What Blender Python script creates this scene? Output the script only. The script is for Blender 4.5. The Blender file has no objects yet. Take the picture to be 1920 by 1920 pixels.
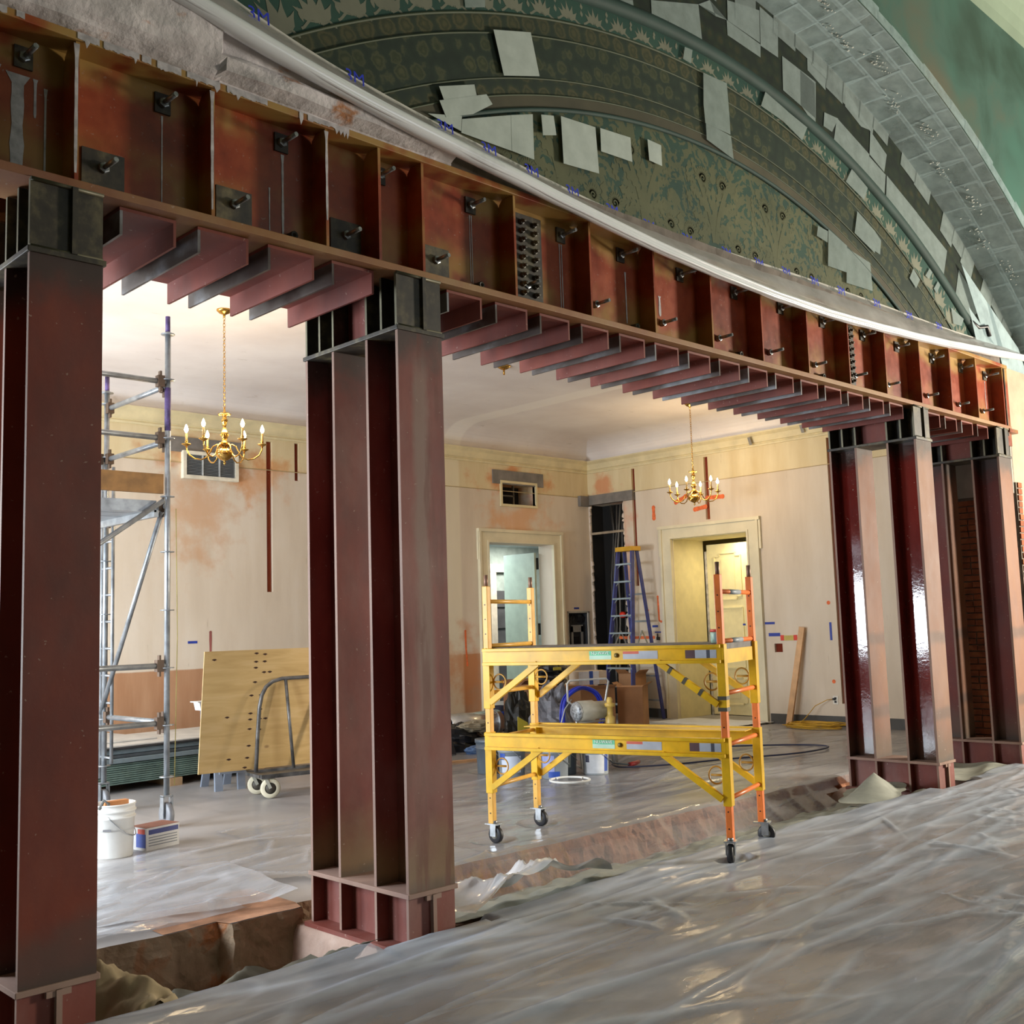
import bpy, math, random
from math import sin, cos, pi, sqrt, radians, atan2, hypot
from mathutils import Vector, Matrix, noise as mnoise
random.seed(7)
sc = bpy.context.scene
COL = sc.collection
# ---------------------------------------------------------------- camera
cam_d = bpy.data.cameras.new('camera'); cam = bpy.data.objects.new('camera', cam_d); COL.objects.link(cam)
cam_d.sensor_width = 36; cam_d.lens = 37.737; cam_d.clip_start = .05; cam_d.clip_end = 200
_rt = (0.721046, -0.692196, -0.030940); _dn = (0.050473, 0.097007, -0.994003); _fw = (0.691046, 0.715160, 0.104884)
cam.matrix_world = Matrix(((_rt[0], -_dn[0], -_fw[0], 0), (_rt[1], -_dn[1], -_fw[1], 0), (_rt[2], -_dn[2], -_fw[2], 1.6), (0, 0, 0, 1)))
sc.camera = cam
# ---------------------------------------------------------------- colour management and world
sc.view_settings.view_transform = 'Standard'
try: sc.view_settings.look = 'None'
except Exception: pass
sc.view_settings.exposure = 0.0; sc.view_settings.gamma = 1.0; sc.view_settings.use_curve_mapping = False
sc.cycles.max_bounces = 8; sc.cycles.transparent_max_bounces = 12; sc.cycles.sample_clamp_indirect = 4
W = bpy.data.worlds.new('world'); sc.world = W; W.use_nodes = True
W.node_tree.nodes['Background'].inputs[0].default_value = (.55, .62, .7, 1)
W.node_tree.nodes['Background'].inputs[1].default_value = .12

def area(name, loc, target, sx, sy, power, color):
    l = bpy.data.lights.new(name, 'AREA'); l.shape = 'RECTANGLE'; l.size = sx; l.size_y = sy
    l.energy = power; l.color = color
    o = bpy.data.objects.new(name, l); COL.objects.link(o); o.location = loc
    o.rotation_euler = (Vector(target) - Vector(loc)).to_track_quat('-Z', 'Y').to_euler()
    return o
# daylight through the windows of the far room's left wall, and of the near hall
area('window_daylight_far', (-.60, 11.0, 1.63), (5, 11.0, 1.5), 1.3, 1.42, 420, (.84, .92, 1.0))
area('window_daylight_near', (-.60, 9.75, 1.42), (5, 9.75, 1.4), .95, 1.0, 220, (.84, .92, 1.0))
area('window_daylight_mid', (-.60, 7.3, 2.25), (5, 7.3, 1.6), 1.5, 2.2, 340, (.84, .92, 1.0))
area('hall_window_right', (15.7, -.3, 2.6), (7, 4.5, 2.6), .9, 2.3, 1450, (1.0, .90, .75))
area('hall_window_back', (10.0, -7.9, 4.0), (8.5, 4, 3), 4.2, 4.4, 200, (.86, .93, 1.0))
# ---------------------------------------------------------------- mesh builder
class B:
    def __init__(s): s.v = []; s.f = []; s.sm = []
    def quad(s, *ps, smooth=False):
        n = len(s.v); s.v += [tuple(p) for p in ps]; s.f.append(tuple(range(n, n + len(ps)))); s.sm.append(smooth); return s
    def box(s, x0, x1, y0, y1, z0, z1):
        n = len(s.v)
        s.v += [(x0, y0, z0), (x1, y0, z0), (x1, y1, z0), (x0, y1, z0), (x0, y0, z1), (x1, y0, z1), (x1, y1, z1), (x0, y1, z1)]
        for f in ((0, 3, 2, 1), (4, 5, 6, 7), (0, 1, 5, 4), (1, 2, 6, 5), (2, 3, 7, 6), (3, 0, 4, 7)):
            s.f.append(tuple(n + i for i in f)); s.sm.append(False)
        return s
    def bar(s, p0, p1, w, h, up=(0, 0, 1)):
        """rectangular bar from p0 to p1, w across, h along up"""
        p0, p1 = Vector(p0), Vector(p1); d = (p1 - p0).normalized(); u = Vector(up)
        if abs(d.dot(u)) > .98: u = Vector((0, 1, 0))
        r = d.cross(u).normalized(); u = r.cross(d).normalized(); n = len(s.v)
        for p in (p0, p1):
            for a, b in ((-1, -1), (1, -1), (1, 1), (-1, 1)): s.v.append(tuple(p + r * a * w / 2 + u * b * h / 2))
        for f in ((3, 2, 1, 0), (4, 5, 6, 7), (0, 1, 5, 4), (1, 2, 6, 5), (2, 3, 7, 6), (3, 0, 4, 7)):
            s.f.append(tuple(n + i for i in f)); s.sm.append(False)
        return s
    def tube(s, pts, r, n=8, cap=True, closed=False):
        pts = [Vector(p) for p in pts]; N = len(pts); rr = r if isinstance(r, (list, tuple)) else [r] * N
        base = len(s.v); u = None
        for i, p in enumerate(pts):
            a = pts[i - 1] if (i > 0 or closed) else p; b = pts[(i + 1) % N] if (i < N - 1 or closed) else p
            d = (b - a).normalized()
            if u is None:
                u = Vector((0, 0, 1)) if abs(d.z) < .9 else Vector((1, 0, 0))
            u = (u - d * u.dot(d)).normalized(); w = d.cross(u)
            for k in range(n):
                t = 2 * pi * k / n; s.v.append(tuple(p + (u * cos(t) + w * sin(t)) * rr[i]))
        for i in range(N if closed else N - 1):
            for k in range(n):
                a = base + i * n + k; b = base + i * n + (k + 1) % n; j = ((i + 1) % N)
                s.f.append((a, b, base + j * n + (k + 1) % n, base + j * n + k)); s.sm.append(True)
        if cap and not closed:
            s.f.append(tuple(base + k for k in range(n))[::-1]); s.sm.append(False)
            s.f.append(tuple(base + (N - 1) * n + k for k in range(n))); s.sm.append(False)
        return s
    def lathe(s, prof, c=(0, 0, 0), n=16, axis='Z', smooth=True, cap=True):
        base = len(s.v); c = Vector(c)
        for r, h in prof:
            for k in range(n):
                t = 2 * pi * k / n; a, b = r * cos(t), r * sin(t)
                q = (a, b, h) if axis == 'Z' else ((h, a, b) if axis == 'X' else (b, h, a))
                s.v.append(tuple(c + Vector(q)))
        for i in range(len(prof) - 1):
            for k in range(n):
                s.f.append((base + i * n + k, base + i * n + (k + 1) % n, base + (i + 1) * n + (k + 1) % n, base + (i + 1) * n + k)); s.sm.append(smooth)
        if cap and prof[0][0] > 1e-6: s.f.append(tuple(base + k for k in range(n))[::-1]); s.sm.append(False)
        if cap and prof[-1][0] > 1e-6: s.f.append(tuple(base + (len(prof) - 1) * n + k for k in range(n))); s.sm.append(False)
        return s
    def prism(s, poly, off):
        """poly: list of 3-D points, extruded by vector off"""
        n = len(s.v); m = len(poly); off = Vector(off)
        s.v += [tuple(p) for p in poly] + [tuple(Vector(p) + off) for p in poly]
        s.f.append(tuple(range(n, n + m))[::-1]); s.sm.append(False)
        s.f.append(tuple(range(n + m, n + 2 * m))); s.sm.append(False)
        for i in range(m):
            j = (i + 1) % m; s.f.append((n + i, n + j, n + m + j, n + m + i)); s.sm.append(False)
        return s
    def grid(s, fn, nu, nv, smooth=True):
        n = len(s.v)
        for i in range(nu + 1):
            for j in range(nv + 1): s.v.append(tuple(fn(i / nu, j / nv)))
        for i in range(nu):
            for j in range(nv):
                a = n + i * (nv + 1) + j; s.f.append((a, a + nv + 1, a + nv + 2, a + 1)); s.sm.append(smooth)
        return s
    def mesh(s, name, m=None, inv=None, fix=True):
        me = bpy.data.meshes.new(name); v = s.v
        if inv is not None: v = [tuple(inv @ Vector(p)) for p in v]
        me.from_pydata(v, [], s.f); me.polygons.foreach_set('use_smooth', s.sm)
        if m: me.materials.append(m)
        me.update()
        return me
import bmesh
def fixn(me):
    bm = bmesh.new(); bm.from_mesh(me); bmesh.ops.recalc_face_normals(bm, faces=bm.faces); bm.to_mesh(me); bm.free()
MW = {}
def props(o, label=None, cat=None, group=None, kind=None):
    if label: o['label'] = label
    if cat: o['category'] = cat
    if group: o['group'] = group
    if kind: o['kind'] = kind
    return o
def thing(name, loc, label, cat, rz=0, group=None, kind=None):
    o = bpy.data.objects.new(name, None); COL.objects.link(o); o.location = loc; o.rotation_euler = (0, 0, rz)
    o.empty_display_size = .1
    MW[o.name] = Matrix.Translation(loc) @ Matrix.Rotation(rz, 4, 'Z')
    return props(o, label, cat, group, kind)
def obj(name, b, m, parent=None, local=False, label=None, cat=None, group=None, kind=None, fix=True, bevel=0, loc=None):
    """links ONE mesh; world-coordinate vertices are moved into the parent's frame unless local"""
    if parent is not None:
        inv = None if local else MW[parent.name].inverted(); L = Matrix()
    elif loc is not None: inv = Matrix.Translation(-Vector(loc)) if not local else None; L = Matrix.Translation(loc)
    else:
        xs, ys, zs = zip(*b.v); c = Vector(((min(xs) + max(xs)) / 2, (min(ys) + max(ys)) / 2, min(zs)))
        inv = Matrix.Translation(-c); L = Matrix.Translation(c)
    me = b.mesh(name, m, inv)
    if fix: fixn(me)
    o = bpy.data.objects.new(name, me); COL.objects.link(o)
    if parent is not None: o.parent = parent; MW[o.name] = MW[parent.name].copy()
    else: o.matrix_world = L; MW[o.name] = L
    if bevel:
        md = o.modifiers.new('bevel', 'BEVEL'); md.width = bevel; md.segments = 2; md.limit_method = 'ANGLE'
    return props(o, label, cat, group, kind)
def edge_faces(o, m, axis=0, sign=-1):
    """worn paint on the faces that look along one axis"""
    o.data.materials.append(m)
    for p in o.data.polygons:
        if p.normal[axis] * sign > .9: p.material_index = 1
def dup(root, loc, rz=0, label=None, cat=None):
    r = root.copy(); COL.objects.link(r); r.location = loc; r.rotation_euler = (0, 0, rz); MW[r.name] = Matrix.Translation(loc) @ Matrix.Rotation(rz, 4, 'Z')
    if label: r['label'] = label
    for ch in list(root.children):
        c = ch.copy(); COL.objects.link(c); c.parent = r
        for g in list(ch.children):
            d = g.copy(); COL.objects.link(d); d.parent = c
    return r
def inst(me, name, parent, M):
    """one more part sharing mesh data, M in the parent's frame"""
    o = bpy.data.objects.new(name, me); COL.objects.link(o); o.parent = parent; o.matrix_local = M; return o
# ---------------------------------------------------------------- materials
def lin(h):
    if isinstance(h, tuple): return h if len(h) == 4 else (*h, 1)
    h = h.lstrip('#'); c = [int(h[i:i + 2], 16) / 255 for i in (0, 2, 4)]
    return tuple((x / 12.92 if x <= .04045 else ((x + .055) / 1.055) ** 2.4) for x in c) + (1,)
class NT:
    def __init__(s, name):
        s.m = bpy.data.materials.new(name); s.m.use_nodes = True; s.t = s.m.node_tree; s.n = s.t.nodes
        s.bs = s.n['Principled BSDF']; s.out = s.n['Material Output']
    def node(s, typ, **kw):
        n = s.n.new(typ)
        for k, v in kw.items():
            if k[0] == 'i' and k[1:].isdigit(): s.set(n.inputs[int(k[1:])], v)
            else: setattr(n, k, v)
        return n
    def set(s, inp, v):
        if isinstance(v, bpy.types.NodeSocket): s.t.links.new(v, inp)
        else: inp.default_value = v
    def pos(s, st=(1, 1, 1), off=(0, 0, 0)):
        if not hasattr(s, '_g'): s._g = s.node('ShaderNodeNewGeometry')
        if st == (1, 1, 1) and off == (0, 0, 0): return s._g.outputs['Position']
        return s.node('ShaderNodeMapping', i0=s._g.outputs['Position'], i1=off, i3=st).outputs[0]
    def xyz(s):
        if not hasattr(s, '_x'): s._x = s.node('ShaderNodeSeparateXYZ', i0=s.pos())
        return s._x.outputs
    def noise(s, scale, detail=4, st=(1, 1, 1), rough=.55, dist=0, vec=None, off=(0, 0, 0)):
        n = s.node('ShaderNodeTexNoise'); s.set(n.inputs['Vector'], vec or s.pos(st, off)); n.inputs['Scale'].default_value = scale
        n.inputs['Detail'].default_value = detail; n.inputs['Roughness'].default_value = rough; n.inputs['Distortion'].default_value = dist
        return n.outputs[0]
    def voro(s, scale, st=(1, 1, 1), feature='F1', vec=None, rnd=1):
        n = s.node('ShaderNodeTexVoronoi', feature=feature); s.set(n.inputs['Vector'], vec or s.pos(st)); n.inputs['Scale'].default_value = scale
        n.inputs['Randomness'].default_value = rnd
        return n.outputs[0]
    def math(s, op, a, b=0, c=0, clamp=False):
        return s.node('ShaderNodeMath', operation=op, use_clamp=clamp, i0=a, i1=b, i2=c).outputs[0]
    def step(s, v, a, b):
        """smooth 0..1 as v goes a..b (a may exceed b)"""
        inv = a > b
        if inv: a, b = b, a
        n = s.node('ShaderNodeMapRange', interpolation_type='SMOOTHSTEP', i0=v, i1=a, i2=b, i3=1. if inv else 0., i4=0. if inv else 1.)
        return n.outputs[0]
    def ramp(s, v, stops, interp='LINEAR'):
        n = s.node('ShaderNodeValToRGB', i0=v); r = n.color_ramp; r.interpolation = interp
        while len(r.elements) < len(stops): r.elements.new(.5)
        for e, (p, c) in zip(r.elements, stops): e.position = p; e.color = lin(c)
        return n.outputs[0]
    def mix(s, fac, a, b, mode='MIX'):
        n = s.node('ShaderNodeMix', data_type='RGBA', blend_type=mode); n.clamp_factor = True
        s.set(n.inputs[0], fac); s.set(n.inputs[6], a if isinstance(a, bpy.types.NodeSocket) else lin(a)); s.set(n.inputs[7], b if isinstance(b, bpy.types.NodeSocket) else lin(b))
        return n.outputs[2]
    def bump(s, h, strength=.3, dist=.01):
        n = s.node('ShaderNodeBump'); s.set(n.inputs['Height'], h); n.inputs['Strength'].default_value = strength; n.inputs['Distance'].default_value = dist
        s.t.links.new(n.outputs[0], s.bs.inputs['Normal']); return s
    def fin(s, col=None, rough=.6, metal=0, spec=.5, coat=0):
        if col is not None: s.set(s.bs.inputs['Base Color'], col if isinstance(col, bpy.types.NodeSocket) else lin(col))
        s.set(s.bs.inputs['Roughness'], rough); s.set(s.bs.inputs['Metallic'], metal); s.set(s.bs.inputs['Specular IOR Level'], spec)
        if coat: s.bs.inputs['Coat Weight'].default_value = coat; s.bs.inputs['Coat Roughness'].default_value = .08
        return s.m
_pm = {}
def plain(c, rough=.6, metal=0, spec=.5, var=.12, scale=6, coat=0):
    """a plain paint or plastic with slight mottling and wear"""
    k = (c, rough, metal, var, scale, coat)
    if k in _pm: return _pm[k]
    t = NT('paint_' + str(c).strip('#')); n = t.noise(scale, 5)
    d = tuple(x * (1 - var * 2) for x in lin(c)[:3]); h = tuple(min(1, x * (1 + var)) for x in lin(c)[:3])
    _pm[k] = t.fin(t.ramp(n, [(.3, d), (.7, h)]), rough, metal, spec, coat); return _pm[k]
def emit(name, c, s):
    t = NT(name); t.bs.inputs['Base Color'].default_value = lin(c); t.bs.inputs['Emission Color'].default_value = lin(c); t.bs.inputs['Emission Strength'].default_value = s; return t.m
def steel(name, dark, mid, light, rough, gloss_var=.15, dust=0, heat=True, spec=.5):
    t = NT(name); n1 = t.noise(1.7, 6, (1, 1, .45)); n2 = t.noise(9, 5, (1, 1, .5), off=(3, 1, 0)); x = t.xyz()
    c = t.ramp(t.math('ADD', t.math('MULTIPLY', n1, .75), t.math('MULTIPLY', n2, .25)), [(.3, dark), (.5, mid), (.72, light)])
    nz = t.math('ADD', x[2], t.math('MULTIPLY', t.math('SUBTRACT', t.noise(3.2, 4), .5), .5))
    if heat:
        burnt = {'red_primer_dusty': '#7d6c48', 'red_primer_left': '#44403a'}.get(name, '#4d4534'); lv = .7 if 'dusty' in name else .6
        c = t.mix(t.math('MULTIPLY', t.step(nz, .5 if 'left' in name else .66, .28), lv), c, burnt)         # scorched, bare zones at the welded ends
        c = t.mix(t.math('MULTIPLY', t.step(nz, 3.0, 3.2), .85), c, '#2b2723')
        c = t.mix(t.math('MULTIPLY', t.step(t.math('ADD', x[2], t.math('MULTIPLY', t.noise(4), .12)), .36, .28), .6), c, '#3a352e')
    if name == 'lit_front_tan':        # two soft dark bands across the front flanges
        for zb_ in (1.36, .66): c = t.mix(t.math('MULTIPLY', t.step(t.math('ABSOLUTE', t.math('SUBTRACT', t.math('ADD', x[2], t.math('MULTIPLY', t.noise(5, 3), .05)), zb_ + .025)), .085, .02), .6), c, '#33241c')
    if name == 'red_primer_dusty':       # scraped, rust-streaked front of the second column
        fy = t.step(x[1], 4.556, 4.553); q = t.math('ADD', x[0], t.math('MULTIPLY', t.math('SUBTRACT', t.noise(2.6, 6, (1, 1, .5), off=(0, 3, 7)), .5), .22))
        bandm = t.math('MULTIPLY', t.step(q, 3.63, 3.68), t.step(q, 3.77, 3.72)); zm = t.math('MULTIPLY', t.step(x[2], .7, 1.4), t.step(x[2], 3.2, 2.9))
        c = t.mix(t.math('MULTIPLY', t.math('MULTIPLY', fy, bandm), t.math('MULTIPLY', zm, .75)), c, '#7c685e')
        rs = t.math('MULTIPLY', t.step(t.noise(3.0, 6, (4, 1, .5), off=(6, 0, 2)), .5, .62), fy); c = t.mix(t.math('MULTIPLY', rs, .6), c, '#5a1f0c')
    if dust: c = t.mix(t.math('MULTIPLY', t.step(t.noise(2.2, 6, (1, 1, .6), off=(9, 2, 4)), .42, .75), dust), c, '#9a8078')
    sp = t.step(t.noise(38, 2), .70, .74); c = t.mix(t.math('MULTIPLY', sp, .5), c, '#a08d80')
    t.bump(t.noise(30, 3), .12, .004)
    return t.fin(c, t.math('ADD', t.math('MULTIPLY', n2, gloss_var), rough), 0, spec)
M_col = steel('red_primer_dusty', '#4f201a', '#702f26', '#8a4a40', .58, dust=.3)
M_col_dark = steel('red_primer_left', '#471608', '#66210c', '#7f3316', .55, dust=.08)
M_tan = steel('lit_front_tan', '#5c3520', '#704428', '#835937', .6, dust=.2)  # flanges facing the hall: grazing light put into the lighter colour
M_edge = steel('worn_flange_edge', '#6b5044', '#876b5d', '#977c6f', .6, heat=False)
M_last = steel('red_primer_last', '#47160f', '#5e2016', '#702c1e', .62, dust=.1)
M_gloss = steel('red_primer_fresh_gloss', '#4a1512', '#631d18', '#77281f', .05, gloss_var=.05)
M_base = steel('red_primer_base', '#5a231b', '#763326', '#8d4b3e', .55, dust=.4, heat=False)
M_dust = steel('dusty_ledge', '#7c6256', '#94786a', '#a68d80', .8, dust=.5, heat=False)
def burnt_mat():
    t = NT('burnt_bare_steel'); n = t.math('ADD', t.math('MULTIPLY', t.noise(6, 6, (1, 1, .5)), .7), t.math('MULTIPLY', t.noise(22, 5), .3)); t.bump(t.noise(30, 4), .2, .004)
    return t.fin(t.ramp(n, [(.36, '#15130f'), (.5, '#332d22'), (.6, '#57503a'), (.7, '#746b4c')]), .55)
M_dark = burnt_mat()
M_chan = steel('channel_primer', '#501a11', '#6b2718', '#803a28', .55, dust=.12, heat=False)
def beam_mat():
    t = NT('beam_primer'); x = t.xyz(); n1 = t.noise(2.2, 6, (1, 1, .5)); n2 = t.noise(11, 5)
    c = t.ramp(t.math('ADD', t.math('MULTIPLY', n1, .7), t.math('MULTIPLY', n2, .3)), [(.3, '#4f190b'), (.52, '#843312'), (.74, '#a65024')])
    wob = t.math('MULTIPLY', t.math('SUBTRACT', t.noise(4, 4, off=(5, 5, 5)), .5), .28)
    zz = t.math('ADD', x[2], wob)
    top = t.math('MULTIPLY', t.step(zz, 4.06, 4.2), t.step(t.noise(2.6, 3, off=(1, 7, 0)), .36, .54))
    low = t.math('MULTIPLY', t.step(zz, 3.95, 3.74), t.step(t.noise(2.1, 3, off=(8, 0, 3)), .44, .60))
    c = t.mix(t.math('MULTIPLY', top, .85), c, '#a08448'); c = t.mix(t.math('MULTIPLY', low, .66), c, '#9a7a38')
    c = t.mix(t.math('MULTIPLY', t.step(t.noise(45, 2), .68, .73), .35), c, '#9a8a80')
    t.bump(t.noise(30, 3), .1, .004)
    return t.fin(c, t.math('ADD', t.math('MULTIPLY', n2, .2), .30))
M_beam = beam_mat()
M_flange = steel('flange_primer', '#703a1c', '#85592f', '#94774a', .55, dust=.2, heat=False)
M_white = plain('#b9b9bd', .5, var=.2, scale=14)
M_zinc = plain('#b4b8bc', .3, .8, var=.15, scale=20)
M_black = plain('#17171a', .45, var=.3)
# ---------------------------------------------------------------- walls with openings
def holed(b, u0, u1, v0, v1, holes, fn, depth):
    """rectangle u0..u1 x v0..v1 with rectangular holes (u0,u1,v0,v1[,depth]) ; fn(u,v,d) -> point, d into the wall"""
    us = sorted({u0, u1, *[h[0] for h in holes], *[h[1] for h in holes]}); vs = sorted({v0, v1, *[h[2] for h in holes], *[h[3] for h in holes]})
    for i in range(len(us) - 1):
        for j in range(len(vs) - 1):
            a, c, d, e = us[i], us[i + 1], vs[j], vs[j + 1]; m, n = (a + c) / 2, (d + e) / 2
            if any(h[0] < m < h[1] and h[2] < n < h[3] for h in holes): continue
            b.quad(fn(a, d, 0), fn(c, d, 0), fn(c, e, 0), fn(a, e, 0))
    for h in holes:
        D = h[4] if len(h) > 4 else depth; a, c, d, e = h[:4]
        for (p, q) in (((a, d), (a, e)), ((a, e), (c, e)), ((c, e), (c, d)), ((c, d), (a, d))):
            b.quad(fn(*p, 0), fn(*q, 0), fn(*q, D), fn(*p, D))
    return b
# ================================================================ the setting
XR, YB, XL = 14.25, 12.78, -.55
def wall_mat(name, kind):
    t = NT(name); x = t.xyz()
    u = x[0] if kind == 'back' else x[1]
    n = t.noise(1.1, 6, (1, 1, .35)); n2 = t.noise(5, 5, (1, 1, .18), off=(2, 6, 0))
    c = t.ramp(t.math('ADD', t.math('MULTIPLY', n, .6), t.math('MULTIPLY', n2, .4)), [(.3, '#c9b8a2'), (.5, '#d6c7b2'), (.7, '#dfd3c2')])
    c = t.mix(t.step(x[2], 3.815, 3.825), c, t.ramp(n2, [(.3, '#d3bf94'), (.7, '#dfcfa8')]))
    if kind == 'back':
        w = t.math('ADD', x[2], t.math('MULTIPLY', n2, .02))
        c = t.mix(t.math('MULTIPLY', t.step(w, 1.19, 1.17), t.step(x[0], 12.2, 11.2)), c, t.ramp(n2, [(.3, '#a87a58'), (.7, '#bc9270')]))
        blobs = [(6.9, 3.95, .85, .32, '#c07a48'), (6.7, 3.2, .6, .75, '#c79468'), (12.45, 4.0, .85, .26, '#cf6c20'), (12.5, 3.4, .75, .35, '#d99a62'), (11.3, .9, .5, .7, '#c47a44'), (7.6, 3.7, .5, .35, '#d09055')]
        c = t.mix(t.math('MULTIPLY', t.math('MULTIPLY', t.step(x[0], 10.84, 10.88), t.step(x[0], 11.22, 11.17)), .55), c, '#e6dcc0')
    else:
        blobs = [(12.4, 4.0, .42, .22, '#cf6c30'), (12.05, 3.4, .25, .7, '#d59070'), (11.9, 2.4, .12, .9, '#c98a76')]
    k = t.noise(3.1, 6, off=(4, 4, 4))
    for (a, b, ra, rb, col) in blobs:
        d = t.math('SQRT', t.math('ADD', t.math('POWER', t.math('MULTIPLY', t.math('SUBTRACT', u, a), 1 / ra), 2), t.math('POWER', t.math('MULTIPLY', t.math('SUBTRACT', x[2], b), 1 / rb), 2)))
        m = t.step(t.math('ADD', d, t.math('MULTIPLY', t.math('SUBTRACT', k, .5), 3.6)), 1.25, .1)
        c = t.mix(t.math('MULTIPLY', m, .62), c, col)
    c = t.mix(t.math('MULTIPLY', t.step(t.noise(26, 3, (1, 1, .12)), .70, .8), .35), c, '#8d6c4c')
    t.bump(t.noise(14, 4), .12, .01)
    return t.fin(c, .75, 0, .3)
M_wback = wall_mat('plaster_back', 'back'); M_wright = wall_mat('plaster_right', 'right')
M_cream = plain('#dfd4b4', .6, var=.06, scale=3); M_corn = plain('#dccda2', .6, var=.08, scale=4)
M_chase = steel('brick_dust_chase', '#5c1d0d', '#7c2f16', '#92502c', .9, heat=False); M_void = plain('#141210', .9)
M_grey = plain('#7d7770', .7, var=.15, scale=5)
fb = lambda u, v, d: (u, YB + d, v)
fr = lambda u, v, d: (XR + d, u, v)
b = B(); holed(b, XL, XR, -.02, 4.85, [(11.77, 13.27, -.02, 2.95, .32), (7.70, 7.79, 2.15, 4.215, .06), (8.15, 8.22, 3.70, 4.23, .06), (12.12, 12.90, 3.60, 3.95, .42), (13.62, 14.12, .95, 1.78, .14)], fb, .06)
wback = obj('wall_back', b, M_wback, kind='structure')
b = B(); holed(b, 5.45, YB, -.02, 4.85, [(9.47, 10.95, -.02, 2.94, .82), (11.69, 11.76, 2.2, 4.22, .06), (10.16, 10.24, 3.2, 4.22, .06), (7.95, 8.03, .33, 4.21, .06), (11.97, 12.74, 0, 3.68, .35), (8.96, 9.10, 1.07, 1.20, .07)], fr, .06)
wright = obj('wall_right', b, M_wright, kind='structure')
def wbox(p, name, m, x0, x1, y0, y1, z0, z1, **k): return obj(name, B().box(x0, x1, y0, y1, z0, z1), m, p, **k)
for (a, c, d, e) in ((7.70, 7.79, 2.15, 4.215), (8.15, 8.22, 3.70, 4.23)):
    wbox(wback, 'wall_chase', M_chase, a, c, YB + .045, YB + .07, d, e)
for (a, c, d, e) in ((11.69, 11.76, 2.2, 4.22), (10.16, 10.24, 3.2, 4.22), (7.95, 8.03, .33, 4.21), (8.96, 9.10, 1.07, 1.20)):
    wbox(wright, 'wall_chase', M_chase, XR + .045, XR + .07, a, c, d, e)
obj('dark_chase_back', B().box(XR + .33, XR + .35, 11.9, 12.77, 0, 3.7).box(XR + .03, XR + .34, 11.971, 11.976, 0, 3.68).box(XR + .03, XR + .34, 12.734, 12.739, 0, 3.68), M_void, wright)  # black back and side liners: the recess's shade put into the colour
# ragged plaster edge round the dark pipe chase
b = B(); random.seed(3)
for side, y in ((1, 12.74), (-1, 11.97)):
    z = .1
    while z < 3.6:
        h = random.uniform(.05, .22); w = random.uniform(.0, .035)
        b.prism([(XR - .012, y + .02 * side, z), (XR - .012, y - w * side, z + h * .3), (XR - .012, y - w * .6 * side, z + h * .8), (XR - .012, y + .02 * side, z + h)], (.03, 0, 0)); z += h
obj('torn_plaster_edge', b, plain('#d8c6b4', .9), wright, kind='stuff')
for (y, r, c) in ((12.30, .022, '#4a4640'), (12.22, .02, '#6a645a'), (12.13, .028, '#34302c'), (12.4, .03, '#2b2926')):
    obj('electrical_cable', B().tube([(XR + .16 + .05 * sin(q * 1.3 + y * 9), y + .03 * sin(q * .9 + y * 5) + (.1 * (1 - q / 8) if r < .025 else 0), .3 + q * .42) for q in range(9)], r, 8), plain(c, .5), wright)
obj('cable_end_cap', B().lathe([(.0, -.06), (.05, -.05), (.055, .03), (.02, .06)], (XR + .05, 12.12, 1.72), 10, 'Y'), plain('#e0301c', .4), wright)
wbox(wright, 'plaster_strap', plain('#9a8a74', .8), XR - .01, XR + .02, 11.97, 12.74, 3.15, 3.19)
wbox(wright, 'steel_lintel', M_grey, XR - .05, XR + .05, 11.72, 12.72, 3.68, 3.85); wbox(wback, 'steel_lintel', M_grey, 13.98, 14.25, YB - .07, YB + .02, 3.66, 3.84)
wbox(wback, 'steel_lintel', M_grey, 11.92, 13.10, YB - .02, YB + .03, 3.93, 4.16); wbox(wback, 'steel_lintel', M_grey, 6.30, 7.32, YB - .02, YB + .03, 3.955, 4.15)
# duct opening over the back door: yellow frame, dark inside, crossing straps
b = B()
for q in ((12.08, 12.94, 3.56, 3.60), (12.08, 12.94, 3.95, 3.99), (12.08, 12.12, 3.6, 3.95), (12.90, 12.94, 3.6, 3.95)): b.box(q[0], q[1], YB - .03, YB + .05, q[2], q[3])
obj('duct_frame', b, M_corn, wback); wbox(wback, 'duct_back', M_void, 12.1, 12.92, YB + .40, YB + .43, 3.58, 3.97)
b = B().box(12.30, 12.33, YB + .2, YB + .23, 3.6, 3.95).box(12.58, 12.61, YB + .2, YB + .23, 3.6, 3.95).box(12.12, 12.6, YB + .2, YB + .22, 3.76, 3.785)
obj('duct_strap', b, plain('#5d584c', .6), wback)
# ceiling with coves
def ceil_mat():
    t = NT('ceiling_plaster'); x = t.xyz()
    c = t.ramp(t.noise(.9, 5), [(.3, '#d9cfc9'), (.7, '#ebe4de')])
    c = t.mix(t.math('MULTIPLY', t.step(t.noise(3.2, 5, (1, 2.6, 1)), .66, .76), .35), c, '#a2937f')
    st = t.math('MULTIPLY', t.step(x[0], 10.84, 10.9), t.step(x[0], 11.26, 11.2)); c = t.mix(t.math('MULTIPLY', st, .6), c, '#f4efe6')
    t.bump(t.noise(8, 4), .1, .01); return t.fin(c, .85, 0, .2)
M_ceil = ceil_mat(); ZC, ZW, CV = 4.80, 4.46, .55
b = B().quad((XL, 5.47, ZC), (XR - CV, 5.47, ZC), (XR - CV, YB - CV, ZC), (XL, YB - CV, ZC))
N = 10
pr = [(CV * (1 - cos(q / N * pi / 2)), ZW + (ZC - ZW) * sin(q / N * pi / 2)) for q in range(N + 1)]   # (distance from wall, z)
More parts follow.
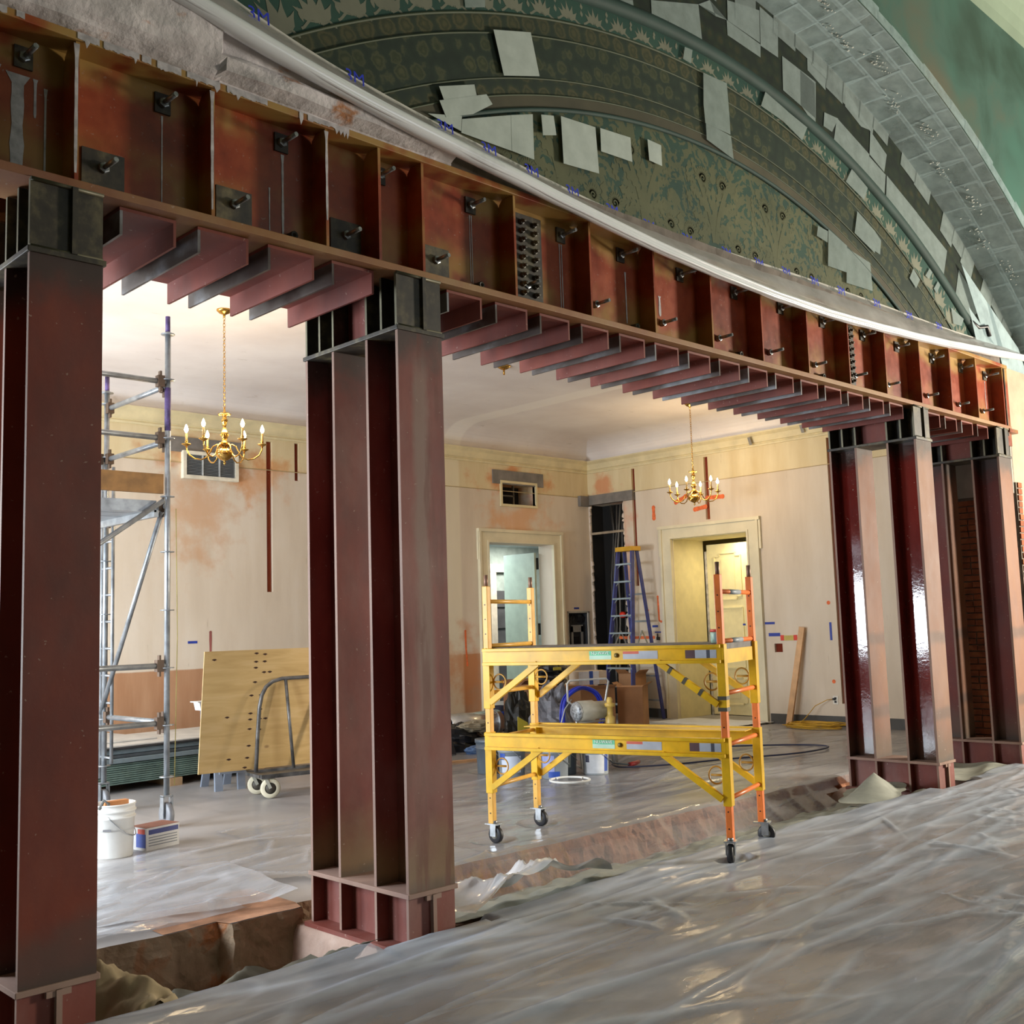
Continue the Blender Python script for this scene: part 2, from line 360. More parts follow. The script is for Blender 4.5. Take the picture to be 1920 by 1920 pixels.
for i in range(N):
    (d0, z0), (d1, z1) = pr[i], pr[i + 1]
    b.quad((XL, YB - d0, z0), (XR - d0, YB - d0, z0), (XR - d1, YB - d1, z1), (XL, YB - d1, z1), smooth=True)
    b.quad((XR - d0, 5.47, z0), (XR - d0, YB - d0, z0), (XR - d1, YB - d1, z1), (XR - d1, 5.47, z1), smooth=True)
obj('ceiling', b, M_ceil, kind='structure')
# cornice and frieze rail
pf = [(0, 4.25), (.025, 4.25), (.03, 4.275), (.02, 4.29), (.02, 4.30), (.045, 4.31), (.05, 4.34), (.07, 4.40), (.12, 4.44), (.125, 4.46), (0, 4.465)]
b = B()
for (d0, z0), (d1, z1) in zip(pf, pf[1:]): b.quad((XL, YB - d0, z0), (XR - d0, YB - d0, z0), (XR - d1, YB - d1, z1), (XL, YB - d1, z1))
obj('trim_1', b, M_corn, kind='structure')
b = B()
for (d0, z0), (d1, z1) in zip(pf, pf[1:]): b.quad((XR - d0, 5.47, z0), (XR - d0, YB - d0, z0), (XR - d1, YB - d1, z1), (XR - d1, 5.47, z1))
obj('trim_2', b, M_corn, kind='structure')
obj('trim_3', B().box(XL, XR, YB - .008, YB, 3.812, 3.822), plain('#b39c70', .7), kind='structure')
obj('trim_4', B().box(XR - .008, XR, 5.47, YB, 3.812, 3.822), plain('#b39c70', .7), kind='structure')
M_bb = plain('#4a4742', .5, var=.1)
obj('baseboard_right', B().box(XR - .02, XR, 5.47, 9.22, -.01, .15).box(XR - .02, XR, 11.2, 11.95, -.01, .15), M_bb, kind='structure')
# left wall with two windows (outside the frame; the daylight comes through them)
b = B(); holed(b, 5.47, YB, -.02, 4.85, [(10.3, 11.7, .9, 2.36, .3), (9.25, 10.25, .9, 1.94, .3), (6.5, 8.1, 1.1, 3.4, .3)], lambda u, v, d: (XL - d * .2, u, v), .3)
obj('wall_left', b, plain('#4a4036', .9, var=.1), kind='structure')
for i, (y0, y1, z0, z1) in enumerate(((10.3, 11.7, .9, 2.36), (6.5, 8.1, 1.1, 3.4))):
    m = (y0 + y1) / 2; b = B()
    for q in ((y0, y0 + .06, z0, z1), (y1 - .06, y1, z0, z1), (y0, y1, z0, z0 + .06), (y0, y1, z1 - .06, z1), (m - .02, m + .02, z0, z1)): b.box(XL - .03, XL, *q)
    obj('window_%d' % (i + 4), b, M_cream, kind='structure')
# ---------------------------------------------------------------- floors and trench
def floor_mat(name, a, m_, c_, dirt, rough=.55):
    t = NT(name); c = t.ramp(t.noise(.8, 6, dist=.6), [(.3, a), (.5, m_), (.72, c_)]); c = t.mix(t.math('MULTIPLY', t.step(t.noise(2.6, 6, (1, .4, 1)), .5, .72), .5), c, dirt)
    t.bump(t.noise(9, 4), .15, .008); return t.fin(c, rough)
M_floor_hall = floor_mat('hall_floor_paper', '#84725f', '#a18a74', '#b8a08a', '#75726f')
M_floor_room = floor_mat('room_floor_board', '#8b8a8c', '#9d9a99', '#b0aaa6', '#777577', .4)
def rubble_mat():
    t = NT('broken_masonry'); c = t.ramp(t.noise(3.4, 7, dist=.8), [(.3, '#76644f'), (.45, '#957f66'), (.56, '#a58f76'), (.66, '#a5683c'), (.78, '#b3a28c')])
    c = t.mix(t.math('MULTIPLY', t.step(t.xyz()[0], 3.6, 4.4), .7), c, t.ramp(t.noise(4, 6, off=(2, 2, 2)), [(.3, '#8f4a2c'), (.5, '#ad6a48'), (.7, '#bd8a6c')]))
    t.bump(t.noise(11, 7), .8, .03); return t.fin(c, .9)
M_rubble = rubble_mat()
YE = 5.66    # edge of the far floor over the trench
def ridge(x, y, s=1.0): return 1 - abs(mnoise.noise((x * s, y * s, 3.3))) * 2
def edge(x): return YE + .035 * mnoise.noise((x * 2.3, 0, 1)) + .015 * mnoise.noise((x * 9, 4, 1)) - (.10 if 3.1 < x < 3.6 else 0)
b = B()
xs = [XL + i * (XR - XL) / 260 for i in range(261)]
for i in range(260):
    x0, x1 = xs[i], xs[i + 1]; e0, e1 = edge(x0), edge(x1)
    b.quad((x0, e0, 0), (x1, e1, 0), (x1, YB, 0), (x0, YB, 0))
floor_far = obj('floor_far', b, M_floor_room, kind='structure')
b = B()
def ledge(u, v):
    x = XL + u * (XR - XL); e = edge(x); z = -.34 * v
    return (x, e + (-.0 if v < .02 else .035 * mnoise.noise((x * 5, z * 9, 2)) - .05 * v + .02 * mnoise.noise((x * 17, z * 23, 5))), z)
b.grid(ledge, 420, 10, smooth=False)
obj('trim_5', b, M_rubble, kind='structure')
obj('floor', B().quad((-6, -9, -.0), (16, -9, -.0), (16, 4.5, -.0), (-6, 4.5, -.0)).quad((-6, 4.5, 0), (16, 4.5, 0), (16, 4.52, -.34), (-6, 4.52, -.34)).quad((-6, 4.52, -.34), (16, 4.52, -.34), (16, 5.75, -.34), (-6, 5.75, -.34)), M_floor_hall, kind='structure', fix=False)
b = B(); n = 24
for i in range(n):
    x0, x1 = 2.75 + .85 * i / n, 2.75 + .85 * (i + 1) / n; f = lambda x: 6.22 + .06 * mnoise.noise((x * 6, 2, 2)) - .55 * max(0, 3.1 - x)
    b.quad((x0, edge(x0) + .004, .003), (x1, edge(x1) + .004, .003), (x1, f(x1), .003), (x0, f(x0), .003))
obj('trim_11', b, plain('#b98a6a', .8, var=.2, scale=7), kind='structure', fix=False)
# ---------------------------------------------------------------- doorways
def casing(name, fn, u0, u1, top, w, m, ear):
    b = B()
    def bx(a, c, d, e, p):  # in wall coordinates, proud by p
        P = [fn(a, d, 0), fn(c, d, 0), fn(c, e, 0), fn(a, e, 0)]; Q = Vector(fn(0, 0, -p)) - Vector(fn(0, 0, 0)); b.prism(P, Q)
    for s, e in ((u0, -1), (u1, 1)):
        bx(min(s + e * .03, s + e * (w - .04)), max(s + e * .03, s + e * (w - .04)), 0, top + .03, .035); bx(min(s + e * (w - .04), s + e * w), max(s + e * (w - .04), s + e * w), 0, top + w - .05, .06); bx(min(s, s + e * .03), max(s, s + e * .03), 0, top, .05)
    bx(u0 - .03, u1 + .03, top, top + .03, .05); bx(u0 - w + .04, u1 + w - .04, top + .03, top + w - .05, .036); bx(u0 - w - ear, u1 + w + ear, top + w - .05, top + w, .065)
    if ear:
        bx(u0 - w - ear, u0 - w, top - .28, top + w - .05, .04); bx(u1 + w, u1 + w + ear, top - .28, top + w - .05, .04)
    return obj(name, b, m, kind='structure')
casing('door_1', fb, 11.77, 13.27, 2.95, .22, M_cream, .015)
casing('door_2', fr, 9.47, 10.95, 2.94, .22, M_cream, .035)
M_green = plain('#c3cdb8', .45, var=.06); M_yel = plain('#e8dba8', .5, var=.05)
# reveals and rooms behind the two doors
b = B().box(11.0, 11.05, 13.1, 17, 0, 3.3).box(11.0, 19, 17, 17.05, 0, 3.3).box(19, 19.05, 13.1, 17, 0, 3.3)
obj('wall_passage', b, plain('#a9b9b6', .7), kind='structure'); obj('ceiling_passage', B().box(11, 19, 13.1, 17, 3.3, 3.35), plain('#b9c9cf', .8), kind='structure'); obj('floor_passage', B().box(11, 19, 12.8, 17, -.06, -.002), M_floor_room, kind='structure')
area('passage_lamp', (12.4, 14.6, 3.25), (12.4, 14.6, 0), .9, .9, 75, (.80, .93, 1.0))
b = B().box(XR + .02, XR + .84, 9.43, 9.478, 0, 2.98).box(XR + .02, XR + .84, 10.942, 10.99, 0, 2.98).box(XR + .02, XR + .84, 9.43, 10.99, 2.932, 2.98)
obj('door_3', b, M_yel, kind='structure')
obj('wall_corridor', B().box(17.2, 17.25, 7.5, 12.7, 0, 3.4).box(15.1, 17.2, 7.5, 7.55, 0, 3.4).box(15.1, 17.2, 12.6, 12.65, 0, 3.4), M_yel, kind='structure'); obj('ceiling_corridor', B().box(15.1, 17.2, 7.5, 12.7, 3.4, 3.45), M_cream, kind='structure'); obj('floor_corridor', B().box(14.2, 17.2, 7.5, 12.7, -.06, -.002), M_floor_room, kind='structure')
area('door_leaf_fill', (14.80, 10.1, 2.91), (14.9, 10.2, 0), .25, .5, 12, (1, .86, .6))  # added light below the door head, brightens the leaf's face
# panelled door leaf with cut-cornered mouldings
def leaf(b, w, h, m_):
    pass
def panel_leaf(name, w, h, th, m, loc, rz, label, shade, group=None):
    t = thing(name, loc, label, 'door', rz, group); M = MW[t.name]
    obj('door_slab', B().box(0, w, 0, th, .01, h), m, t, local=True)
    for (z0, z1, cut) in ((.18, .62, .07), (.78, 1.78, 0), (1.92, h - .16, .10)):
        x0, x1 = .16, w - .16; c = cut
        P = [(x0 + c, z0), (x1 - c, z0), (x1 - c, z0 + c * .5), (x1, z0 + c * .5), (x1, z1 - c * .5), (x1 - c, z1 - c * .5), (x1 - c, z1), (x0 + c, z1), (x0 + c, z1 - c * .5), (x0, z1 - c * .5), (x0, z0 + c * .5), (x0 + c, z0 + c * .5)] if c else [(x0, z0), (x1, z0), (x1, z1), (x0, z1)]
        b = B(); n = len(P)
        for k in range(n):
            (a, d), (e, f) = P[k], P[(k + 1) % n]; b.bar((a, -.008, d), (e, -.008, f), .02, .03, (0, 1, 0))
        obj('panel_moulding', b, m, t, local=True)
        if c: obj('raised_panel', B().prism([(x0 + .13, 0, z0 + .1), (x1 - .13, 0, z0 + .1), (x1 - .13, 0, z1 - .1), (x0 + .13, 0, z1 - .1)], (0, -.012, 0)), m, t, local=True)
    return t
ld = panel_leaf('panelled_door', .84, 2.86, .045, M_yel, (XR + .88, 10.90, .0), -pi / 2, 'pale yellow panelled door standing in the right wall doorway', .9)
obj('door_lock', B().box(.01, .05, -.02, .0, 1.12, 1.26), M_black, ld, local=True)
obj('door_edge_strip', B().box(-.04, .0, -.012, .03, .0, 2.75), plain('#cfc6b4', .7, var=.3, scale=9), ld, local=True)
ld = panel_leaf('panelled_door', .76, 2.84, .045, M_green, (13.24, 13.14, .0), radians(91), 'pale green panelled door swung open in the back wall doorway', .9)
for z in (2.55, 1.42, .35): obj('door_hinge', B().box(-.03, .10, -.03, .0, z, z + .2), M_black, ld, local=True)
b = B().box(15.62, 15.80, 16.9, 16.98, 0, 2.75).box(16.75, 16.9, 16.9, 16.98, 0, 2.75).box(15.6, 16.92, 16.89, 16.98, 2.75, 2.92)
area('passage_fill_right', (15.9, 16.0, 3.25), (16.0, 16.3, 0), .6, .6, 60, (1, .92, .8))  # added light, brightens the white door frame
obj('door_4', b, plain('#efe6d4', .5), kind='structure')
obj('window_3', B().box(15.8, 16.75, 16.95, 16.96, 0, 2.35).box(15.8, 16.75, 16.92, 16.96, 1.55, 1.6).box(15.8, 16.75, 16.92, 16.96, 2.0, 2.03), plain('#5c5e62', .5, var=.3, scale=1.5), kind='structure')
# ================================================================ hall: lunette wall, arch soffit, front wall
CX = 6.87
ARC = dict(A=(-1.24, 6.53), B=(-1.27, 6.655), B2=(-1.36, 6.85), C=(-1.46, 7.231), D=(-1.31, 7.216), E0=(-2.10, 8.165), E1=(-2.127, 8.27), F=(-2.12, 9.0))
def zarc(k, x, lo=4.27):
    zc, r = ARC[k]; d = r * r - (x - CX) ** 2
    return max(lo, zc + sqrt(d)) if d > 0 else lo
def band(b, k0, k1, y, n=150, x0=.2, x1=13.6):
    for i in range(n):
        xa, xb = x0 + (x1 - x0) * i / n, x0 + (x1 - x0) * (i + 1) / n
        a, c = (zarc(k0, xa) if k0 else 4.27), (zarc(k0, xb) if k0 else 4.27); d, e = zarc(k1, xb), zarc(k1, xa)
        if d - c < 1e-4 and e - a < 1e-4: continue
        b.quad((xa, y, a), (xb, y, c), (xb, y, d), (xa, y, e))
    return b
def ringtube(k, off, r, y, n=120, zl=4.31):
    zc, R = ARC[k]; R += off; tm = math.acos(min(1, max(-1, (zl - zc) / R)))
    return B().tube([(CX + R * sin(-tm + 2 * tm * i / n), y, zc + R * cos(-tm + 2 * tm * i / n)) for i in range(n + 1)], r, 8)
def stencil(name, cols, scale, rnd, lo, hi, zc=-1.4, sx=1, base=None, th=.0):
    t = NT(name); x = t.xyz(); dx = t.math('SUBTRACT', x[0], CX); dz = t.math('SUBTRACT', x[2], zc)
    ang = t.math('MULTIPLY', t.math('ARCTAN2', dx, dz), 7.0 * sx); rad = t.math('SQRT', t.math('ADD', t.math('POWER', dx, 2), t.math('POWER', dz, 2)))
    v = t.node('ShaderNodeCombineXYZ', i0=ang, i1=rad, i2=0.).outputs[0]
    d = t.voro(scale, feature='F1', vec=v, rnd=rnd)
    wv = t.math('ADD', d, t.math('MULTIPLY', t.math('SUBTRACT', t.noise(scale * 2.4, 4, vec=v), .5), .5))
    c = t.ramp(wv, cols)
    c = t.mix(t.math('MULTIPLY', t.step(t.noise(1.3, 5), .45, .7), .35), c, '#1d2a20')
    return t.fin(c, .6, 0, .3)
M_s1 = stencil('stencil_medallions', [(.1, '#494831'), (.22, '#323827'), (.32, '#4d4b34'), (.42, '#2d3729'), (.6, '#243029')], 6.5, .15, 0, 1)
M_s2 = stencil('stencil_foliage', [(.12, '#484b34'), (.28, '#2f3826'), (.4, '#444834'), (.5, '#263329'), (.8, '#1f2b24')], 8.5, .6, 0, 1)
M_s3 = stencil('stencil_dark_border', [(.15, '#2f2f1b'), (.4, '#1a2719'), (.7, '#101a14')], 9, .7, 0, 1)
def plainwall(name, a, c_, d):
    t = NT(name); c = t.ramp(t.noise(2.4, 6), [(.3, a), (.55, c_), (.75, d)]); return t.fin(c, .6, 0, .3)
M_teal = plainwall('lunette_teal', '#223c37', '#2a473f', '#354e40'); M_pal = plainwall('palmette_ground', '#224039', '#2b4a41', '#344e40')
M_mould = plain('#1f3c36', .75, var=.15, scale=3); M_band = plainwall('grey_band', '#3e3c31', '#4a4739', '#55503f')
M_olive = plainwall('stencil_olive', '#4d523b', '#595c43', '#626449'); M_line = plainwall('stencil_line', '#353e2d', '#3e4834', '#464e3b'); M_cre = plainwall('stencil_cream', '#686a5d', '#747667', '#7c7e6f')
wl = obj('wall_lunette', band(B(), None, 'F', 4.72), M_teal, kind='structure', loc=(0, 0, 0), fix=False)
def damask():
    t = NT('damask_ground'); n = t.noise(4.2, 2, (1, 1, 1), dist=3.2, off=(2, 0, 5)); n2 = t.noise(11, 2, dist=2.2, off=(7, 0, 1)); m = t.step(t.math('ADD', t.math('MULTIPLY', n, .7), t.math('MULTIPLY', n2, .3)), .478, .492)
    return t.fin(t.mix(m, t.ramp(t.noise(2.4, 6), [(.3, '#223c37'), (.7, '#324d40')]), t.ramp(t.noise(2.4, 6), [(.3, '#49503b'), (.7, '#5b5e45')])), .6, 0, .3)
obj('tympanum_field', band(B(), None, 'A', 4.715), damask(), wl, fix=False)
obj('grey_band', band(B(), 'A', 'B', 4.70), M_band, wl, fix=False)
obj('stencil_band', band(B(), 'B', 'B2', 4.705), M_s1, wl, fix=False)
obj('stencil_band', band(B(), 'B2', 'C', 4.70), M_s2, wl, fix=False)
obj('stencil_band', band(B(), 'C', 'D', 4.705), M_s1, wl, fix=False)
obj('palmette_band', band(B(), 'D', 'E0', 4.70), M_pal, wl, fix=False)
obj('stencil_band', band(B(), 'E1', 'F', 4.69), M_s3, wl, fix=False)
for k, o_, r in (('A', 0, .016), ('B', .0, .006), ('B2', 0, .006), ('C', 0, .007), ('D', 0, .010)):
    obj('arch_moulding', ringtube(k, o_, r, 4.70), M_mould if k == 'A' else M_line, wl)
obj('arch_moulding', ringtube('E0', .05, .055, 4.70), M_mould, wl)
# damask scrolls on the tympanum: flat stencilled shapes
YQ = [0]
def yq(y): YQ[0] = (YQ[0] + 1) % 60; return y - YQ[0] * 1.2e-5
def strip(b, pts, w, y):
    y = yq(y)
    n = len(pts)
    for i in range(n - 1):
        (x0, z0), (x1, z1) = pts[i], pts[i + 1]; d = hypot(x1 - x0, z1 - z0) or 1; nx, nz = -(z1 - z0) / d, (x1 - x0) / d
        a, c = w(i / n), w((i + 1) / n); b.quad((x0 - nx * a, y, z0 - nz * a), (x1 - nx * c, y, z1 - nz * c), (x1 + nx * c, y, z1 + nz * c), (x0 + nx * a, y, z0 + nz * a))
def leafp(b, x, z, ang, L, w, y, lobes=3, wk=1):
    """acanthus leaf: pointed body with lobes on both sides"""
    c, s_ = cos(ang), sin(ang); y = yq(y)
    tr = lambda u, v: (x + u * c - v * s_, y, z + u * s_ + v * c)
    up = []; dn = []
    for i in range(lobes * 4 + 1):
        u = i / (lobes * 4); e = w * sin(pi * min(1, u * .95 + .05)) ** .7 * (.72 + .38 * sin(u * lobes * 2 * pi - .8)); e *= wk; up.append((u * L, e)); dn.append((u * L, -e))
    for i in range(len(up) - 1): b.quad(tr(*dn[i]), tr(*dn[i + 1]), tr(*up[i + 1]), tr(*up[i]))
def motif(b, x0, z0, y, s=1.0):
    for m in (-1, 1):
        pts = [(x0 + m * s * (.16 + (.085 * (1 - q / 40) + .008) * cos(-.4 + q * .27)), z0 + s * (.12 + (.085 * (1 - q / 40) + .008) * sin(-.4 + q * .27))) for q in range(41)]
        strip(b, pts, lambda t: s * (.034 * (1 - t) + .014), y)
        strip(b, [(x0 + m * s * (.02 + .23 * q / 14), z0 + s * (-.5 + .62 * (q / 14) ** .6)) for q in range(15)], lambda t: s * .03, y)
        for (dx, dz, a, L, w) in ((.05, -.12, 1.25, .24, .04), (.10, -.2, .7, .26, .05), (.12, -.32, .2, .24, .05), (.08, -.4, -.3, .22, .045), (.27, .16, 1.0, .14, .03), (.30, .05, .2, .13, .03), (.24, -.08, .4, .16, .035), (.36, -.22, 1.1, .17, .035), (.40, .02, 1.5, .17, .03)):
            leafp(b, x0 + m * dx * s, z0 + dz * s, a if m > 0 else pi - a, L * s, w * s, y, 3, 1.2)
    leafp(b, x0, z0 - .45 * s, pi / 2, .55 * s, .07 * s, y, 4); leafp(b, x0, z0 + .10 * s, pi / 2, .2 * s, .07 * s, y, 2)
    for q in (0, 1, 5, 6): leafp(b, x0, z0 - .42 * s, pi / 2 + (q - 3) * .42, .22 * s, .04 * s, y, 3)
b = B()
for i in range(9):
    motif(b, 3.37 + i * .875, 4.93 - abs(i - 4) * .03, 4.7142, .80); motif(b, 3.80 + i * .875, 4.46, 4.7142, .72)
sel = [i for i, f in enumerate(b.f) if all((b.v[k][0] - CX) ** 2 + (b.v[k][2] + 1.24) ** 2 < 6.48 ** 2 and b.v[k][2] > 4.28 for k in f)]
b.f = [b.f[i] for i in sel]; b.sm = [b.sm[i] for i in sel]
obj('damask_stencil', b, M_olive, wl, fix=False, kind='stuff')
b = B()
for i in range(-17, 18):
    a = i * .0355; zc, R = -1.75, 7.73; px_, pz_ = CX + R * sin(a), zc + R * cos(a) - .02
    k0, k1 = zarc('D', px_), zarc('E0', px_)
    if k1 - k0 < .1: continue
    s = (k1 - k0) / .26; cz = k0 + .03
    for q in (-2, -1, 0, 1, 2): leafp(b, px_ + q * .012, cz, pi / 2 - a - q * .42, (.19 - .025 * abs(q)) * s, .026 * s, 4.6992, 1)
    for m in (-1, 1):
        strip(b, [(px_ + m * (.02 + .012 * q), cz + (.0 + .02 * sin(q * .6)) * s - m * a * .012 * q) for q in range(9)], lambda t: .008, 4.6992)
        leafp(b, px_ + m * .135, cz + .10 * s, pi / 2 - a, .07 * s, .014, 4.6992, 1)
obj('palmette_stencil', b, M_cre, wl, fix=False, kind='stuff')
# tissue squares pasted over the paint
def tissue(name, a, alpha):
    t = NT(name); p = t.bs; t.fin(t.ramp(t.noise(5, 4), [(.3, a), (.7, a)]), .35, 0, .5)
    tr = t.node('ShaderNodeBsdfTransparent'); mx = t.node('ShaderNodeMixShader'); f = t.ramp(t.noise(7, 4), [(.3, (alpha - .12,) * 3), (.7, (alpha + .1,) * 3)])
    t.set(mx.inputs[0], f); t.t.links.new(tr.outputs[0], mx.inputs[1]); t.t.links.new(p.outputs[0], mx.inputs[2]); t.t.links.new(mx.outputs[0], t.out.inputs[0]); return t.m
M_tis = tissue('tissue_paper', '#b3bdb8', .9); M_tis2 = tissue('tissue_paper_thin', '#94a29f', .56); M_film = tissue('facing_film', '#b9ced2', .42); M_film2 = tissue('facing_film_double', '#b9ced2', .5)
TQ = [[(4.49,5.38),(4.83,5.49),(4.9,5.21),(4.57,5.1)],[(4.02,4.84),(4.31,4.95),(4.33,4.87),(4.06,4.76)],[(4.02,4.75),(4.41,4.92),(4.46,4.87),(4.29,4.75),(4.07,4.66)],[(3.93,4.64),(4.2,4.71),(4.19,4.61)],[(4.2,4.69),(4.62,4.85),(4.62,4.61),(4.19,4.6)],[(4.62,4.85),(4.82,4.92),(4.82,4.61),(4.62,4.61)],[(4.91,4.95),(5.03,4.98),(5.05,4.85),(4.92,4.81)],[(5.1,5.0),(5.45,5.03),(5.47,4.7),(5.11,4.67)],[(5.5,5.04),(5.83,5.07),(5.84,4.89),(5.5,4.87)],[(6.03,5.12),(6.19,5.12),(6.19,4.96),(6.04,4.96)],[(6.77,5.89),(7.09,5.91),(7.1,5.66),(6.75,5.61)],[(6.75,5.61),(7.1,5.67),(7.1,5.48),(6.76,5.47)],[(6.77,5.48),(7.11,5.47),(7.13,5.28),(6.77,5.34)],[(6.54,6.02),(6.64,6.03),(6.61,5.91),(6.51,5.91)],[(7.66,6.03),(7.99,5.97),(7.93,5.85),(7.58,5.88)],[(7.99,5.97),(8.32,5.92),(8.22,5.77),(7.93,5.85)],[(7.98,6.47),(8.53,6.42),(8.49,6.06),(7.96,6.15)],[(5.6,6.03),(5.93,6.16),(5.94,6.07),(5.77,6.04)],[(4.25,5.52),(4.43,5.59),(4.43,5.51),(4.26,5.44)],[(6.15,6.25),(6.76,6.46),(6.79,6.13),(6.15,6.09)],[(6.76,6.46),(7.15,6.48),(6.99,6.45),(6.92,6.56)],[(7.15,6.48),(7.64,6.45),(7.63,6.33),(7.15,6.35)],[(7.66,6.8),(7.94,6.76),(7.91,6.43),(7.64,6.44)],[(7.17,6.66),(7.65,6.76),(7.63,6.46),(7.16,6.48)],[(8.41,6.63),(8.75,6.59),(8.7,6.4),(8.4,6.49)],[(8.27,6.44),(8.51,6.4),(8.48,5.98),(8.24,6.11)],[(8.65,6.17),(8.9,6.19),(8.77,6.02),(8.62,6.03)],[(8.88,6.19),(9.47,6.01),(9.39,5.71),(8.79,5.93)],[(9.09,6.54),(9.54,6.27),(9.34,6.25),(9.05,6.36)],[(9.52,6.26),(9.83,6.11),(9.75,5.91),(9.47,6.01)],[(9.46,5.99),(9.78,5.89),(9.72,5.65),(9.39,5.72)],[(9.1,5.76),(9.39,5.65),(9.3,5.51),(8.97,5.6)],[(9.15,5.36),(9.48,5.24),(9.44,5.02),(9.07,5.13)],[(9.48,5.24),(9.59,5.18),(9.55,5.03),(9.38,5.05)],[(8.41,5.04),(8.58,5.03),(8.56,4.92),(8.38,4.94)],[(8.59,5.05),(8.91,4.97),(8.87,4.71),(8.54,4.7)],[(8.91,4.95),(9.34,4.9),(9.35,4.63),(8.86,4.61)],[(10.24,5.04),(10.37,4.95),(10.27,4.84),(10.14,4.92)],[(10.61,5.12),(10.67,5.09),(10.58,5.0),(10.5,5.02)],[(10.79,5.02),(10.84,4.99),(10.74,4.88),(10.68,4.92)],[(11.06,4.79),(11.36,4.72),(11.29,4.63),(11.09,4.62)],[(9.8,5.89),(10.42,5.66),(10.3,5.41),(9.75,5.64)],[(10.42,5.66),(11.07,5.41),(10.93,5.09),(10.3,5.41)],[(11.33,5.26),(11.86,4.92),(11.48,4.73),(11.18,4.91)]]
for i, q in enumerate(TQ):
    b = B().prism([(x, (4.680 if i in (0, 1, 2, 3, 4, 5, 10, 11, 12, 13, 14, 15) else 4.687) - (i % 3) * .001, z) for x, z in q], (0, -.0015, 0))
    obj('tissue_patch', b, M_tis if i < 10 else M_tis2, wl)
# arch soffit, r = 9, between the lunette and the hall's front wall
YG = 4.06; zcF, RF = ARC['F']
def arcp(a, r, y): return (CX + r * sin(a), y, zcF + r * cos(a))
def soffit_mat():
    t = NT('soffit_green'); c = t.ramp(t.noise(2.2, 6, dist=.5), [(.3, '#3a4c45'), (.5, '#495b52'), (.66, '#56584d'), (.8, '#425e55')])
    c = t.mix(t.math('MULTIPLY', t.step(t.noise(9, 5), .62, .7), .4), c, '#8f948c'); return t.fin(c, .6, 0, .3)
so = obj('trim_6', B().grid(lambda u, v: arcp(-.8 + 1.6 * u, RF, YG + v * .66), 120, 4), soffit_mat(), kind='structure', loc=(0, 0, 0))
random.seed(11)
rows = ((YG - .0, YG + .17), (YG + .12, YG + .43), (YG + .38, YG + .65))
for r_, (y0, y1) in enumerate(rows):
    a = -.06 + .02 * r_
    while a < .72:
        w = (.032, .040, .036)[r_] * random.uniform(.9, 1.15); j = random.uniform(-.004, .004); rr = RF - .006 - .004 * r_ - .003 * random.random()
        b = B().grid(lambda u, v: arcp(a + j * v + w * u, rr, y0 + (y1 - y0) * v), 4, 2)
        o = obj('facing_sheet', b, M_film if random.random() < .7 else M_film2, so); lb = B()
        for (u0, u1, v0, v1) in ((0, .07, 0, 1), (0, 1, 0, .06), (.95, 1, 0, 1), (0, 1, .95, 1)): lb.grid(lambda u, v: arcp(a + j * (v0 + (v1 - v0) * v) + w * (u0 + (u1 - u0) * u), rr - .0012, y0 + (y1 - y0) * (v0 + (v1 - v0) * v)), 2, 1)
        obj('lapped_edge', lb, M_film2, o); a += w * random.uniform(.86, .96)
for q in ([(11.3, 5.3), (12.0, 4.95), (12.3, 4.45), (11.75, 4.6)], [(11.9, 5.0), (12.7, 4.6), (12.9, 4.3), (12.2, 4.3)], [(11.4, 4.85), (12.0, 4.55), (12.0, 4.3), (11.6, 4.32)]):
    obj('facing_sheet', B().prism([(x, 4.64, z) for x, z in q], (0, -.0015, 0)), M_film2, so)
a = -.02
while a < .74:     # sheets folded over the arch's edge and on the wall strip beside the soffit
    w = .034 * random.uniform(.9, 1.2); h = random.uniform(.09, .14); h2 = random.uniform(.12, .34)
    obj('facing_sheet', B().grid(lambda u, v: arcp(a + w * u, RF + h * v - .002, YG - .006), 3, 1), M_film, so)
    if random.random() < .8: obj('facing_sheet', B().grid(lambda u, v: arcp(a + w * u, RF - h2 * v, 4.682), 3, 1), M_tis2, so)
    a += w * .93
b = B()
for i in range(220):   # crumbs of flaking paint caught on the sheets
    a = .12 + .06 * (i % 9) + random.gauss(0, .012); y = YG + .22 + .025 * ((i * 5) % 9) + random.gauss(0, .03); s_ = random.uniform(.003, .012)
    p = arcp(a, RF - .02, y); b.prism([(p[0] + s_ * cos(k * 1.26 + i), y + s_ * sin(k * 1.26 + i) * random.uniform(.5, 1.2), p[2] - .0) for k in range(5)], (0, 0, -.006))
obj('paint_flakes', b, plain('#c8ccc6', .7), so, kind='stuff')
def front_mat():
    t = NT('hall_green'); c = t.ramp(t.noise(1.0, 5, dist=.4), [(.32, '#33493f'), (.5, '#446057'), (.7, '#5c5c4e')]); c = t.mix(t.step(t.noise(.6, 3, off=(3, 3, 3)), .45, .65), c, '#44695e'); return t.fin(c, .6, 0, .3)
M_front = front_mat(); b = B(); n = 150
def zG(x):
    d = RF * RF - (x - CX) ** 2; return max(4.3, zcF + sqrt(d)) if d > 0 else 4.3
for i in range(n):
    xa, xb = -6 + 22 * i / n, -6 + 22 * (i + 1) / n; b.quad((xa, YG, zG(xa)), (xb, YG, zG(xb)), (xb, YG, 7.75), (xa, YG, 7.75))
obj('wall_front', b, M_front, kind='structure', fix=False)
b = B()
